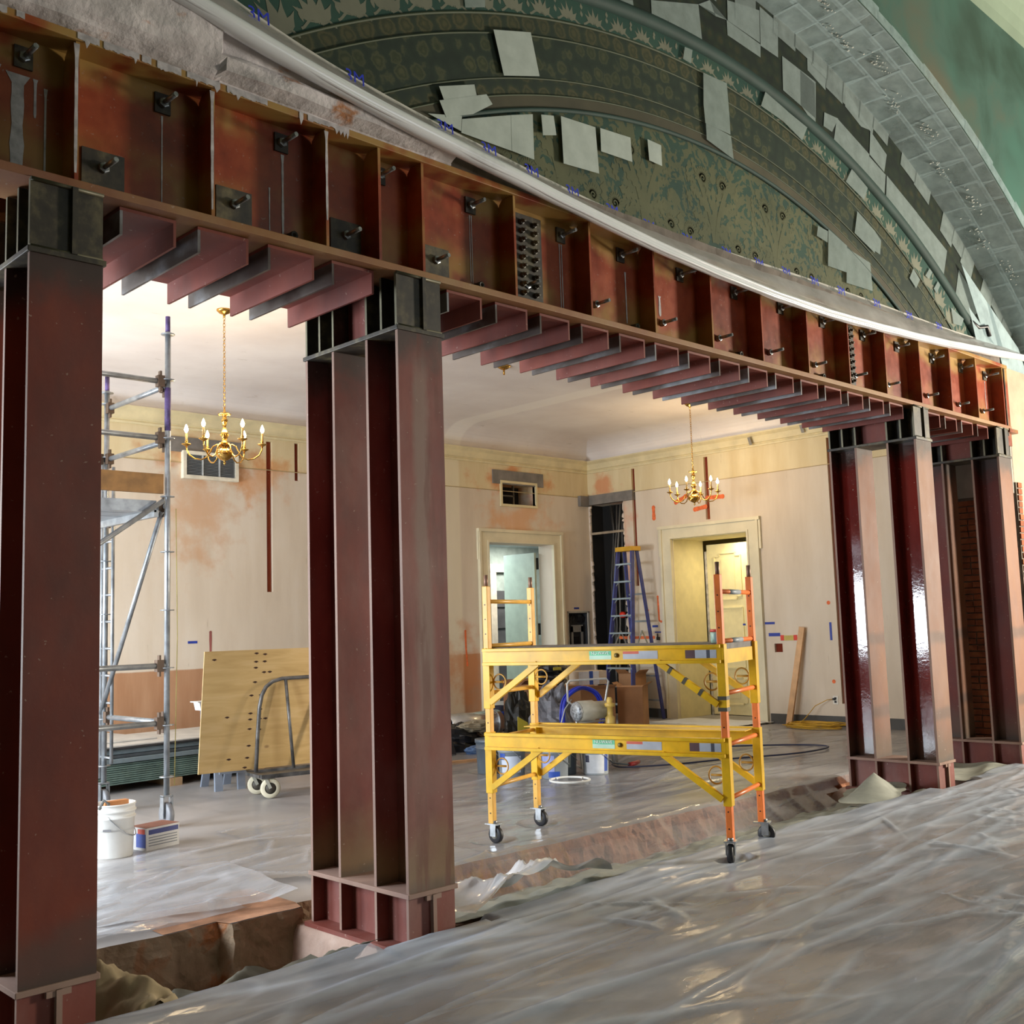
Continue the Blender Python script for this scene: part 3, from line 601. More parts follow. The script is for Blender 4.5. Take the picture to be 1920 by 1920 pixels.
for i in range(12):
    a, c = i / 12 * pi / 2, (i + 1) / 12 * pi / 2
    b.quad((-6, YG - 1.2 * (1 - cos(a)), 7.75 + 1.0 * sin(a)), (16, YG - 1.2 * (1 - cos(a)), 7.75 + 1.0 * sin(a)), (16, YG - 1.2 * (1 - cos(c)), 7.75 + 1.0 * sin(c)), (-6, YG - 1.2 * (1 - cos(c)), 7.75 + 1.0 * sin(c)), smooth=True)
b.quad((-6, YG - 1.2, 8.75), (16, YG - 1.2, 8.75), (16, -9, 8.75), (-6, -9, 8.75))
obj('ceiling_hall', b, plain('#8fa08c', .8, var=.1, scale=1), kind='structure')
M_hall = plain('#6f7a68', .8, var=.1, scale=1)
obj('wall_hall_back', B().box(-6, 16, -9.05, -9, 0, 8.75), M_hall, kind='structure'); obj('wall_hall_left', B().box(-6.05, -6, -9, 5.5, 0, 8.75), M_hall, kind='structure'); obj('wall_hall_right', B().box(16, 16.05, -9, 5.5, 0, 8.75), M_hall, kind='structure')
# cross wall right of the opening: cream plaster front, bare brick end
obj('wall_pier', B().box(12.22, 16, 4.62, 5.46, -.3, 4.3), plain('#9d947c', .7, var=.08), kind='structure')
obj('wall_pilaster', B().box(13.25, 16, 4.06, 4.62, 0, 4.32), plain('#b3ab94', .7, var=.08), kind='structure')
obj('wall_pier_left', B().box(-6, .9, 4.62, 5.46, -.3, 8), plain('#8f8877', .7, var=.08), kind='structure')
obj('wall_over_beam', B().box(-6, 16, 4.74, 5.46, 4.30, 8.0), M_grey, kind='structure')
# ================================================================ steel frame
Y0, Y1 = 4.55, 5.46
def column(x0, x1, mat_, label, pad=True, front=None):
    t = thing('steel_column', ((x0 + x1) / 2, 5.0, -.06), label, 'column', group=None)
    xm = (x0 + x1) / 2
    for (a, c) in ((4.55, 4.85), (5.16, 5.46)):
        for y in (a, c - .022):
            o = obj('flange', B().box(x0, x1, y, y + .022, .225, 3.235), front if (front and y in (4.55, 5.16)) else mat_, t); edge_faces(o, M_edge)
        obj('web', B().box(xm - .009, xm + .009, a + .022, c - .022, .225, 3.235), mat_, t)
    obj('base_ledge', B().box(x0 - .012, x1 + .012, Y0 - .012, Y1 + .012, .20, .225), M_dust, t, bevel=.003)
    obj('cap_plate', B().box(x0 - .012, x1 + .012, Y0 - .012, Y1 + .012, 3.235, 3.26), M_dark, t, bevel=.003)
    for y in (4.555, 4.83, 5.16, 5.44): edge_faces(obj('base_stiffener', B().box(x0, x1, y, y + .02, -.06, .20), M_base, t), M_dust)
    obj('base_web', B().box(xm - .08, xm - .06, 4.57, 5.45, -.06, .20), M_base, t)
    obj('base_rib', B().box(xm - .012, xm + .012, 4.53, 4.56, -.06, .2).box(xm - .05, xm + .05, 4.535, 4.556, .175, .2), M_dust, t)
    obj('base_foot_plate', B().box(x0 - .03, x1 + .03, Y0 - .02, Y1 + .03, -.085, -.06), M_base, t)
    for y in (4.555, 4.69, 4.83, 5.16, 5.30, 5.44): edge_faces(obj('cap_stiffener', B().box(x0, x1, y, y + .018, 3.26, 3.562), M_dark, t), M_capedge)
    obj('cap_web', B().box(xm - .01, xm + .01, 4.57, 4.84, 3.26, 3.562).box(xm - .01, xm + .01, 5.17, 5.45, 3.26, 3.562), M_dark, t); obj('cap_diaphragm', B().box(xm - .05, xm - .03, 4.848, 5.16, 3.26, 3.562), M_base, t)
    obj('cap_rib', B().box(xm + .015, xm + .04, 4.535, 4.56, 3.26, 3.562), M_dark, t)
    obj('weld_bead', B().tube([(x0, 4.552, 3.262), (x1, 4.552, 3.262)], .01, 6).tube([(x0, 4.552, 3.56), (x1, 4.552, 3.56)], .01, 6), plain('#5e5a48', .5, .3), t)
    if pad:
        def gp(u, v):
            a = u * 2 * pi; r = 1 + .07 * mnoise.noise((cos(a) * 2 + x0, sin(a) * 2, 1)) + .03 * mnoise.noise((cos(a) * 6 + x0, sin(a) * 6, 4)); k = (1.0, 1.02, 1.12, 1.45, 0)[min(4, int(v * 3 + .01))] if v > .01 else 0
            c_, s_ = cos(a), sin(a); m_ = max(abs(c_), abs(s_)); kk = k * r * (.85 / m_ + .15)
            return (xm + c_ * kk * .20, 5.03 + s_ * kk * .53, (-.087, -.087, -.13, -.34)[int(v * 3 + .01)])
        obj('grout_pad', B().grid(gp, 48, 3), M_pad, structure_pad)
    return t
def pad_mat():
    t = NT('grout'); c = t.ramp(t.noise(4, 6), [(.3, '#a78b7b'), (.6, '#c0a596'), (.8, '#cdb7aa')]); t.bump(t.noise(16, 5), .5, .02); return t.fin(c, .9)
M_pad = pad_mat(); M_capedge = plain('#6e6a55', .5, .2)
structure_pad = obj('trim_7', B().box(.0, 13.5, 5.50, 5.60, -.36, -.33), M_pad, kind='structure')
column(1.61, 1.925, M_col_dark, 'dark red steel column at the left edge of the opening, nearest the camera')
c2 = column(3.567, 3.882, M_col, 'dusty red steel column beside the plywood cart, second from the left')
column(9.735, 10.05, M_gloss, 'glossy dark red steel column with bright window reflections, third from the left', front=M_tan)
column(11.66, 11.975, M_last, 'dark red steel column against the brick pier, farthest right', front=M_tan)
# ---- main beam
bt = thing('steel_beam', (6.85, 4.72, 3.565), 'long rust-red steel beam with stiffeners and bolts over the columns', 'beam')
XB0, XB1 = .3, 12.08
obj('web', B().box(XB0, XB1, 4.70, 4.72, 3.6, 4.26), M_beam, bt)
obj('bottom_flange', B().box(XB0, XB1, 4.55, 4.87, 3.565, 3.605), M_flange, bt, bevel=.004)
obj('top_flange', B().box(XB0, XB1, 4.55, 4.87, 4.25, 4.288), M_beam, bt, bevel=.004)
def stiff(x, th=.018):
    r = .05; P = [(x, 4.566, 3.605), (x, 4.70, 3.605), (x, 4.70, 4.25 - .02)] 
    P = [(x, 4.566, 3.605), (x, 4.70, 3.605), (x, 4.70, 4.19), (x, 4.69, 4.225), (x, 4.662, 4.25), (x, 4.566, 4.25)]
    return B().prism(P, (th, 0, 0))
SX = [1.12, 1.80, 2.46, 3.12, 3.465, 3.772, 4.503, 5.197, 5.87, 6.55, 7.222, 7.905, 8.585, 9.262, 9.965, 10.64, 11.27, 11.965]
sm = None
for x in SX:
    o = obj('stiffener', stiff(x), M_beam, bt); 
for x in (4.86, 9.05): obj('stiffener', stiff(x), M_beam, bt) if False else None
# splice plates with bolt heads
for (x0, x1) in ((4.60, 4.86), (8.68, 8.90)):
    sp = obj('splice_plate', B().box(x0, x1, 4.678, 4.70, 3.64, 4.21), M_dark, bt)
    nb = 9; hb = B()
    for c in (x0 + .075, x1 - .075):
        for i in range(nb): hb.lathe([(.019, 0), (.019, -.02), (.012, -.024), (.010, -.045), (0, -.047)], (c, 4.678, 3.69 + i * .058), 6, 'Y', smooth=False)
    obj('bolt_head', hb, M_dark, sp, kind='stuff')
# threaded rods, nuts and washer plates
UP = [1.62, 2.27, 2.93, 3.57, 4.26, 5.06, 5.67, 6.35, 7.05, 7.72, 8.39, 9.10, 9.77, 10.52, 11.20, 11.81]
DN = [1.98, 2.65, 3.33, 3.97, 4.72, 5.38, 6.11, 6.80, 7.51, 8.21, 8.9, 9.52, 10.34, 11.07, 11.67]
def rod(x, z, L):
    b = B().tube([(x, 4.70, z), (x + .008, 4.70 - L, z + .004)], .0125, 8); b.lathe([(.026, 0), (.026, -.028), (.02, -.03)], (x, 4.697, z), 6, 'Y', smooth=False); return b
M_rod = plain('#8f9294', .35, .7, var=.3, scale=30)
random.seed(4)
for i, x in enumerate(UP):
    obj('washer_plate', B().box(x - .04, x + .04, 4.688, 4.70, 4.16 - .05, 4.16 + .05), M_dark, bt); obj('threaded_rod', rod(x, 4.16, .13 + .03 * random.random()), M_rod, bt)
for i, x in enumerate(DN):
    if i < 5: obj('washer_plate', B().box(x - .10, x + .10, 4.686, 4.70, 3.615, 3.83), M_dark, bt)
    obj('threaded_rod', rod(x, 3.75, .12 + .02 * random.random()), M_rod, bt)
for x in (2.98, 4.30, 5.78, 7.05, 8.3):
    obj('drain_stub', B().lathe([(.022, 0), (.022, -.05), (.012, -.05), (.012, -.02)], (x, 4.70, 3.66), 8, 'Y'), M_dark, bt)
# drips of white paint on the web and on the top flange edge
def drip(x, z0, z1, w, y=4.6975):
    n = 10; b = B(); P = []; Q = []
    for i in range(n + 1):
        z = z0 + (z1 - z0) * i / n; k = w * (1.5 if i == 0 else .8 + .4 * mnoise.noise((x * 7, z * 9, 0))) * (.6 if i == n else 1); P.append((x - k, y, z)); Q.append((x + k, y, z))
    for i in range(n): b.quad(P[i], Q[i], Q[i + 1], P[i + 1])
    return b
M_drip = plain('#b7b3b6', .5, var=.2, scale=20)
for (x, z0, z1, w) in ((1.60, 4.08, 3.62, .035), (1.72, 4.05, 3.62, .006), (1.675, 4.08, 3.9, .008), (1.50, 4.1, 3.75, .02), (2.27, 4.1, 3.62, .004), (2.94, 4.1, 3.62, .007), (2.86, 3.9, 3.66, .004), (3.57, 4.1, 3.62, .007), (4.255, 4.1, 3.68, .003), (4.27, 4.1, 3.66, .003), (5.05, 4.1, 3.62, .004), (5.07, 4.1, 3.62, .004), (5.72, 4.05, 3.68, .007), (11.81, 4.1, 3.78, .005), (6.1, 3.95, 3.8, .012), (3.52, 4.02, 3.96, .02)):
    obj('paint_drip', drip(x, z0, z1, w), M_drip, bt, fix=False)
for x in (2.455, 3.118, 1.795): obj('paint_drip', drip(x + .009, 4.24, 3.64 if x < 3 else 3.75, .009, 4.564), M_drip, bt, fix=False)
b = B(); random.seed(9)
for (a, c) in ((1.8, 2.75), (2.95, 3.25), (1.25, 1.55), (6.05, 6.5)):
    x = a
    while x < c:
        w = random.uniform(.01, .035); d0 = .034 + .018 * mnoise.noise((x * 3, 1, 0)); d1 = d0 + random.uniform(-.006, .006) + (.03 if random.random() < .12 else 0); b.quad((x, 4.5475, 4.287), (x + w * 1.02, 4.5475, 4.287), (x + w * 1.02, 4.5475, 4.287 - d0), (x + w * .4, 4.5475, 4.287 - d1), (x, 4.5475, 4.287 - d0 + .003)); x += w if random.random() < .9 else w * 2.2
obj('paint_smear', b, M_drip, bt, fix=False)
obj('end_plate', B().box(12.03, 12.05, 4.57, 4.84, 3.5, 4.27), M_dark, bt); obj('end_angle', B().box(12.05, 12.19, 4.60, 4.62, 3.40, 4.28).box(12.0, 12.22, 4.54, 4.62, 3.535, 3.575), M_beam, bt)
# ---- back beam over the far column sections
b2 = thing('steel_beam', (6.85, 5.31, 3.565), 'second red steel beam running behind the front one, over the far column sections', 'beam')
obj('web', B().box(XB0, XB1, 5.30, 5.32, 3.6, 4.26), M_beam, b2); obj('bottom_flange', B().box(XB0, XB1, 5.14, 5.46, 3.565, 3.605), M_flange, b2); obj('top_flange', B().box(XB0, XB1, 5.14, 5.46, 4.25, 4.288), M_beam, b2)
# ---- channels laid across under the two beams
first = None; n = 0
words = ('first', 'second', 'third', 'fourth', 'fifth', 'sixth', 'seventh', 'eighth', 'ninth', 'tenth', 'eleventh', 'twelfth', 'thirteenth', 'fourteenth', 'fifteenth')
def channel(x, label):
    t = thing('steel_channel', (x, 5.04, 3.43), label, 'steel channel', group='channels under the beam')
    w, th = .275, .014
    obj('channel_web', B().box(0, w, -.42, .43, .115, .131), M_chan, t, local=True)
    obj('channel_flange', B().box(0, th, -.42, .43, 0, .115), M_scuff, t, local=True); obj('channel_flange', B().box(w - th, w, -.42, .43, 0, .115), M_chan, t, local=True)
    return t
def scuff_mat():
    t = NT('scuffed_flange'); c = t.ramp(t.noise(2.4, 5, (1.5, .8, 1)), [(.36, '#33241f'), (.5, '#4d4540'), (.62, '#7d8084')]); return t.fin(c, .4)
M_scuff = scuff_mat()
SP = (('left of the dusty column', [1.258 + .386 * k + .772 for k in range(4)], 'dark column'), ('between the dusty and the glossy columns', [3.99 + .3857 * k for k in range(15)], 'dusty column'), ('right of the glossy column', [10.17 + .386 * k for k in range(4)], 'glossy column'))
for where, xs_, from_ in SP:
    for k, x in enumerate(xs_):
        lb = 'red steel channel under the beam, %s counting from the %s rightward' % (words[k], from_)
        if first is None: first = channel(x, lb)
        else: dup(first, (x, 5.04, 3.43), 0, lb)
# ---- plaster ledge above the beam, at the left
def plaster_mat():
    t = NT('broken_plaster'); n = t.noise(2.6, 7, (1, 1, 2)); c = t.ramp(n, [(.33, '#aaa4a4'), (.47, '#c6c1c2'), (.57, '#d0cacb'), (.63, '#b97f52'), (.70, '#c8c2c2')]); t.bump(t.noise(12, 6), .6, .02); return t.fin(c, .85)
M_plas = plaster_mat()
b = B()
def pl(u, v):
    x = .5 + u * 3.5; k = .02 * mnoise.noise((x * 4, v * 5, 0)); top = 4.58 - max(0, (x - 2.55)) * .17
    P = [(4.58, 4.288), (4.57, 4.31), (4.50, 4.335), (4.49, 4.40), (4.53, 4.44), (4.52, top), (4.72, top)] if x > 2.5 else [(4.60, 4.288), (4.58, 4.30), (4.53, 4.33), (4.50, 4.37), (4.47, 4.43), (4.46, top), (4.72, top)]
    i = min(5, int(v * 6)); f = v * 6 - i; (a, c), (d, e) = P[i], P[i + 1]
    return (x, a + (d - a) * f + k, c + (e - c) * f)
obj('trim_8', b.grid(pl, 110, 12, smooth=False), M_plas, kind='structure')
obj('trim_9', B().grid(lambda u, v: (3.9 + 8.1 * u, (4.59, 4.59, 4.72)[round(v * 2)] + .012 * mnoise.noise((u * 60, v * 2, 2)), (4.288, 4.42, 4.43)[round(v * 2)]), 90, 2, smooth=False), plain('#6f665e', .85, var=.25, scale=5), kind='structure')
# ---- plastic masking film taped along the foot of the lunette, gathered into a roll
def film_mat(name, alpha, col, rough=.12, gk=.5, streak=0, bump=0):
    """clear sheeting: see-through, milky where it is creased, glossy at a slant"""
    t = NT(name); tr = t.node('ShaderNodeBsdfTransparent'); df = t.node('ShaderNodeBsdfDiffuse'); t.set(df.inputs[0], t.ramp(t.noise(3, 5), [(.3, col), (.7, col)]))
    gl = t.node('ShaderNodeBsdfGlossy'); gl.inputs['Roughness'].default_value = rough; m1 = t.node('ShaderNodeMixShader'); m2 = t.node('ShaderNodeMixShader')
    fr_ = t.node('ShaderNodeLayerWeight'); fr_.inputs[0].default_value = .35
    a = t.math('MULTIPLY_ADD', t.noise(2.2, 6, (1, 2.2, 1)), alpha * 1.5, alpha * .25); h = t.noise(9, 4, (1, 3.2, 1))
    if streak:
        for i, (rot, st, sc_, wd) in enumerate(((.02, (.07, .8, 1), 1.0, .07), (-.18, (.09, 1.0, 1), 1.1, .045), (.20, (.12, 1.2, 1), 1.2, .03), (-.55, (.35, 1.4, 1), 1.2, .02))):
            v = t.node('ShaderNodeMapping', i0=t.pos(), i1=(i * 3.1, i * 1.7, 0), i2=(0, 0, rot), i3=st).outputs[0]
            d = t.math('ABSOLUTE', t.math('SUBTRACT', t.noise(sc_, 1.5, vec=v, dist=.15), .5)); ln = t.step(d, wd, 0)
            a = t.math('MULTIPLY_ADD', ln, streak * (.30, .34, .36, .3)[i] * .55, a); h = t.math('MULTIPLY_ADD', ln, .5, h)
    if streak:      # creases: the sheet lies doubled and looks milky there
        at = t.node('ShaderNodeAttribute', attribute_name='crease'); a = t.math('MULTIPLY_ADD', at.outputs['Fac'], .42, a)
    t.set(m1.inputs[0], t.math('MINIMUM', a, 1)); t.t.links.new(tr.outputs[0], m1.inputs[1]); t.t.links.new(df.outputs[0], m1.inputs[2])
    if bump:
        bn = t.node('ShaderNodeBump'); t.set(bn.inputs['Height'], h); bn.inputs['Strength'].default_value = bump; bn.inputs['Distance'].default_value = .02
        t.t.links.new(bn.outputs[0], gl.inputs['Normal']); t.t.links.new(bn.outputs[0], df.inputs['Normal'])
    t.set(m2.inputs[0], t.math('MULTIPLY', fr_.outputs[1], gk)); t.t.links.new(m1.outputs[0], m2.inputs[1]); t.t.links.new(gl.outputs[0], m2.inputs[2]); t.t.links.new(m2.outputs[0], t.out.inputs[0]); return t.m
M_mask = film_mat('masking_film', .62, '#cfc9c6', .15); M_roll = film_mat('gathered_film', 1.2, '#e6eaee', .2)
TOP = [(1.9, 5.05), (3.0, 4.72), (3.98, 4.58), (4.54, 4.54), (5.03, 4.48), (5.85, 4.44), (6.97, 4.46), (7.91, 4.49), (9.21, 4.51), (11.04, 4.52), (12.45, 4.57)]
ROLL = [(.9, 4.86), (1.6, 4.73), (2.3, 4.585), (2.7, 4.515), (3.15, 4.44), (3.84, 4.36), (4.39, 4.315), (5.06, 4.24), (5.89, 4.17), (6.86, 4.125), (7.5, 4.118), (8.13, 4.12), (8.87, 4.15), (10.04, 4.21), (12.02, 4.36), (12.6, 4.42)]
def lerp(T, x):
    if x <= T[0][0]: return T[0][1]
    for (a, c), (d, e) in zip(T, T[1:]):
        if x <= d: return c + (e - c) * (x - a) / (d - a)
    return T[-1][1]
def smooth(T, x): return sum(lerp(T, x + q * .12) for q in range(-3, 4)) / 7
obj('bent_bracket', B().tube([(11.45, 4.66, 4.72), (11.62, 4.64, 4.66), (11.80, 4.62, 4.70), (11.86, 4.62, 4.60)], .02, 8), M_black, wl)
ft = thing('masking_film', (6.8, 4.5, 4.1), 'clear masking film with a shiny gathered roll, taped above the beam', 'plastic film')
def filmf(u, v):
    x = 1.0 + u * 11.5; zt, zb = smooth(TOP, x), smooth(ROLL, x); y = 4.665 - v * .2 + .006 * mnoise.noise((x * 5 + v * 3, v * 6, 1)) - .02 * sin(v * pi)
    return (x, y, zt + (zb - zt) * v + .004 * mnoise.noise((x * 8, v * 4, 7)))
obj('film_sheet', B().grid(filmf, 300, 10), M_mask, ft)
pts = [(.9 + i * .1, 4.455 + .006 * mnoise.noise((i * .3, 0, 0)), smooth(ROLL, .9 + i * .1)) for i in range(117)]
obj('gathered_roll', B().tube(pts, [.047 + .008 * mnoise.noise((p[0] * 1.7, 2, 0)) - .014 * max(0, min(1, (p[0] - 4) / 3)) for p in pts], 12), M_roll, ft)
for q in (-.022, .02): obj('film_fold', B().tube([(p[0], p[1] - .028, p[2] + q + .006 * mnoise.noise((p[0] * 2, q * 90, 3))) for p in pts], .013, 6), M_roll, ft)
obj('film_tape', B().grid(lambda u, v: (1.0 + u * 11.5, 4.660 - .002 * v, smooth(TOP, 1.0 + u * 11.5) + .006 - .02 * v), 150, 1), plain('#c9c6bf', .3), ft)
M_ink = plain('#2335c8', .5)
def text(s, size, m, parent, M, name='printed_lettering', label=None, th=.0006):
    cu = bpy.data.curves.new(name, 'FONT'); cu.body = s; cu.size = size; cu.extrude = th; cu.align_x = 'CENTER'; cu.align_y = 'CENTER'
    to = bpy.data.objects.new('tmp', cu); COL.objects.link(to); dg = bpy.context.evaluated_depsgraph_get(); me = bpy.data.meshes.new_from_object(to.evaluated_get(dg)); bpy.data.objects.remove(to)
    me.materials.clear(); me.materials.append(m); o = bpy.data.objects.new(name, me); COL.objects.link(o); o.parent = parent; o.matrix_parent_inverse = Matrix(); o.matrix_local = MW[parent.name].inverted() @ M
    if label: o['label'] = label
    return o
def facing(loc, n, up=(0, 0, 1), roll=0):
    """matrix whose +Z looks along n"""
    n = Vector(n).normalized(); u = Vector(up); r = u.cross(n).normalized(); u = n.cross(r)
    return Matrix.Translation(loc) @ Matrix(((r.x, u.x, n.x, 0), (r.y, u.y, n.y, 0), (r.z, u.z, n.z, 0), (0, 0, 0, 1))) @ Matrix.Rotation(roll, 4, 'Z')
for i, x in enumerate([1.55, 2.15, 2.75, 3.35, 4.0, 4.35, 4.72, 5.10, 5.5, 5.9, 6.35, 6.85, 7.3, 7.7, 8.15, 8.6, 9.25, 9.9, 10.55]):
    text('3M', .105, M_ink, ft, facing((x, 4.605, smooth(TOP, x) - .04), (0, -1, .1)), 'film_lettering')
# ---- bricks of the pier's bare end
def brick_mat():
    t = NT('old_brick'); c = t.ramp(t.noise(6, 4), [(.3, '#6f3f28'), (.5, '#8f4f2f'), (.66, '#a4653e'), (.8, '#9a8a76')]); t.bump(t.noise(25, 5), .6, .01); return t.fin(c, .9)
M_brick = brick_mat()
pier = obj('wall_pier_end', B().box(12.19, 12.22, 4.62, 5.46, -.3, 3.42), plain('#7d7468', .9, var=.2, scale=9), kind='structure', loc=(0, 0, 0))
random.seed(21); k = 0; bme = {}
z = .02
while z < 2.86:
    k += 1; y = 4.63 - (.11 if k % 2 else 0); 
    while y < 5.46:
        L = .20 if k % 6 else .095; a, c = max(4.63, y), min(5.455, y + L)
        if c - a > .03:
            key = (round(c - a, 2),)
            if key not in bme: bme[key] = B().box(0, .035, 0, c - a, 0, .058).mesh('brick', M_brick); fixn(bme[key])
            inst(bme[key], 'brick', pier, Matrix.Translation((12.172 + random.uniform(-.006, .006), a + random.uniform(-.003, .003), z + random.uniform(-.003, .003))))
        y += L + .012
    z += .071
M_mortar = plain('#a09a90', .9, var=.12, scale=4)
obj('rendered_patch', B().box(12.165, 12.19, 4.62, 5.46, 2.88, 3.42), M_mortar, pier)
b = B(); z = .03; k = 0
bme2 = B().box(0, .10, 0, .02, 0, .058).mesh('brick', M_brick); fixn(bme2)
pier2 = obj('trim_10', B().box(12.2, 12.34, 4.60, 4.63, -.1, 3.0), plain('#7d7468', .9, var=.2, scale=9), kind='structure', loc=(0, 0, 0))
while z < 2.95:
    inst(bme2, 'brick', pier2, Matrix.Translation((12.2 + random.uniform(0, .03), 4.588 + random.uniform(-.004, .004), z))); z += .071
# ================================================================ things in the far room
def brass():
    t = NT('brass'); return t.fin(t.ramp(t.noise(12), [(.3, '#b98a3a'), (.7, '#dcb264')]), .18, .95)
M_brass = brass(); M_bulb = emit('bulb_lit', '#ffd9a0', 26); M_bulb2 = emit('bulb_bright', '#ffe6bd', 90); M_candle = plain('#d9b470', .4)
def chandelier(loc, zc, label, phase, bright):
    x, y = loc; t = thing('brass_chandelier', (x, y, zc), label, 'chandelier')
    obj('canopy', B().lathe([(.075, ZC - zc), (.075, ZC - zc - .012), (.05, ZC - zc - .035), (.015, ZC - zc - .05), (.008, ZC - zc - .08), (0, ZC - zc - .08)], n=20), M_brass, t, local=True)
    ch = B(); z = .44; i = 0
    while z < ZC - zc - .07:
        a = (i % 2) * pi / 2; ch.tube([(.011 * cos(q * pi / 4) * cos(a), .011 * cos(q * pi / 4) * sin(a), z + .018 + .022 * sin(q * pi / 4)) for q in range(8)], .0032, 5, closed=True); z += .034; i += 1
    obj('chain', ch, M_brass, t, local=True)
    st = obj('stem', B().lathe([(0, -.13), (.008, -.12), (.014, -.105), (.006, -.09), (.05, -.07), (.085, -.035), (.088, -.01), (.07, .02), (.03, .04), (.026, .055), (.05, .075), (.052, .09), (.02, .11), (.03, .14), (.042, .17), (.03, .2), (.014, .24), (.022, .29), (.034, .315), (.02, .335), (.02, .36), (.03, .38), (.014, .40), (.006, .45), (0, .45)], n=20), M_brass, t, local=True)
    obj('crown_ring', B().tube([(.06 * cos(q * pi / 6), .06 * sin(q * pi / 6), .37 + .012 * (q % 2)) for q in range(12)], .006, 6, closed=True), M_brass, t, local=True)
    for k in range(6):
        a = phase + k * pi / 3; c, s_ = cos(a), sin(a); R = .36
        P = [(.03, .055), (.07, .075), (.11, .055), (.135, .0), (.165, -.05), (.22, -.075), (.28, -.065), (.33, -.03), (.355, .02), (R, .06)]
        obj('arm', B().tube([(r * c, r * s_, z) for r, z in P], .0075, 7), M_brass, t, local=True)
        o = obj('candle_holder', B().lathe([(.008, .055), (.045, .075), (.047, .08), (.014, .084), (.014, .10), (.018, .105), (.012, .11), (0, .11)], (R * c, R * s_, 0), 12), M_brass, t, local=True)
        obj('candle_tube', B().lathe([(.011, .10), (.011, .19), (0, .19)], (R * c, R * s_, 0), 10), M_candle, o, local=True)
        obj('flame_bulb', B().lathe([(.006, .19), (.016, .205), (.02, .222), (.014, .245), (.006, .265), (0, .275)], (R * c, R * s_, 0), 10), M_bulb2 if k in bright else M_bulb, o, local=True)
    l = bpy.data.lights.new('chandelier_glow', 'POINT'); l.energy = CH_POWER; l.color = (1, .74, .42); l.shadow_soft_size = .22
    o = bpy.data.objects.new('chandelier_glow', l); COL.objects.link(o); o.location = (x, y, zc + .28)
CH_POWER = 46
chandelier((5.2, 9.4), 3.37, 'lit brass chandelier with candle bulbs over the plywood cart, left', .5, (2,))
chandelier((12.88, 9.45), 3.40, 'lit brass chandelier with candle bulbs in front of the right wall', .35, (2, 5))
t = thing('ceiling_canopy', (9.04, 9.42, ZC - .09), 'small brass ceiling canopy with no chandelier, right of the dusty column', 'ceiling fixture')
obj('canopy', B().lathe([(.085, .09), (.085, .078), (.06, .06), (.03, .045), (0, .045)], n=20), M_brass, t, local=True); obj('hook_stub', B().tube([(0, 0, .05), (0, 0, -.02)], .012, 8), M_brass, t, local=True)
# ---- supply grille
t = thing('vent_grille', (6.845, YB - .05, 3.61), 'white louvred air supply grille on the back wall behind the left chandelier', 'vent')
fbm = B(); W2, H2 = .395, .36
for q in ((-W2, W2, 0, .045), (-W2, W2, H2 - .045, H2), (-W2, -W2 + .045, .045, H2 - .045), (W2 - .045, W2, .045, H2 - .045)): fbm.box(q[0], q[1], -.02, .05, q[2], q[3])
obj('grille_frame', fbm, plain('#e4dcc6', .5), t, local=True); obj('grille_back', B().box(-W2 + .03, W2 - .03, .03, .045, .03, H2 - .03), plain('#5a5f63', .7), t, local=True)
lm = None
for k in range(14):
    b = B().prism([(-W2 + .045, -.012, .05 + k * .0195), (-W2 + .045, .02, .058 + k * .0195), (-W2 + .045, .02, .061 + k * .0195), (-W2 + .045, -.012, .054 + k * .0195)], (2 * W2 - .09, 0, 0)); obj('louvre', b, plain('#a9acac', .4), t, local=True)
for q in (-.12, .12): obj('grille_mullion', B().box(q - .006, q + .006, -.018, .02, .045, H2 - .045), plain('#b9bab6', .4), t, local=True)
# ---- electrical panel let into the back wall
t = thing('electrical_panel', (13.87, YB + .06, .95), 'open grey electrical panel let into the back wall beside the dark chase', 'electrical panel')
obj('panel_box', B().box(-.25, .25, .06, .075, 0, .83).box(-.25, -.235, -.05, .06, 0, .83).box(.235, .25, -.05, .06, 0, .83).box(-.25, .25, -.05, .06, .815, .83), plain('#3c3e42', .5), t, local=True)
obj('dead_front', B().box(-.15, -.10, -.03, -.02, 0, .6).box(.10, .15, -.03, -.02, 0, .6).box(-.15, .15, -.03, -.02, .50, .62), plain('#8f8f8c', .4), t, local=True)
obj('breaker_stack', B().box(-.06, .06, -.02, .03, .05, .42), M_black, t, local=True)
b = B(); random.seed(2)
for k in range(9): x0 = random.uniform(-.2, .2); b.tube([(x0, .0, .66), (x0 + .03, -.02, .74), (x0 * .6, .0, .80)], .008, 5)
obj('wire_bundle', b, M_black, t, local=True)
obj('metal_flange', B().box(-.27, -.25, -.075, -.06, 0, .85).box(.25, .29, -.075, -.06, 0, .85).box(-.27, .29, -.075, -.06, .83, .86), plain('#b8b2a4', .4), t, local=True)
# ---- tape, spray marks, outlets on the walls (stuck on or set in: parts of the wall)
M_tape = plain('#2a3f9c', .5, var=.1); M_spray = plain('#e8703a', .7, var=.15, scale=20); M_spray2 = plain('#9c5a52', .7)
def tb(x, z, w, h, m=M_tape, name='masking_tape', th=.004): obj(name, B().box(x - w / 2, x + w / 2, YB - th, YB + .001, z - h / 2, z + h / 2), m, wback)
def tr_(y, z, w, h, m=M_tape, name='masking_tape', th=.004): obj(name, B().box(XR - th, XR + .001, y - w / 2, y + w / 2, z - h / 2, z + h / 2), m, wright)
tb(6.61, 1.51, .13, .032); tb(13.84, 1.86, .13, .03)
for a in ((9.16, 1.51, .17, .035), (9.09, 1.335, .20, .05), (8.14, 1.37, .035, .26), (11.38, 1.51, .12, .035), (11.33, 1.41, .13, .022), (11.9, 1.74, .14, .08), (9.62, 1.5, .05, .03)): tr_(*a)
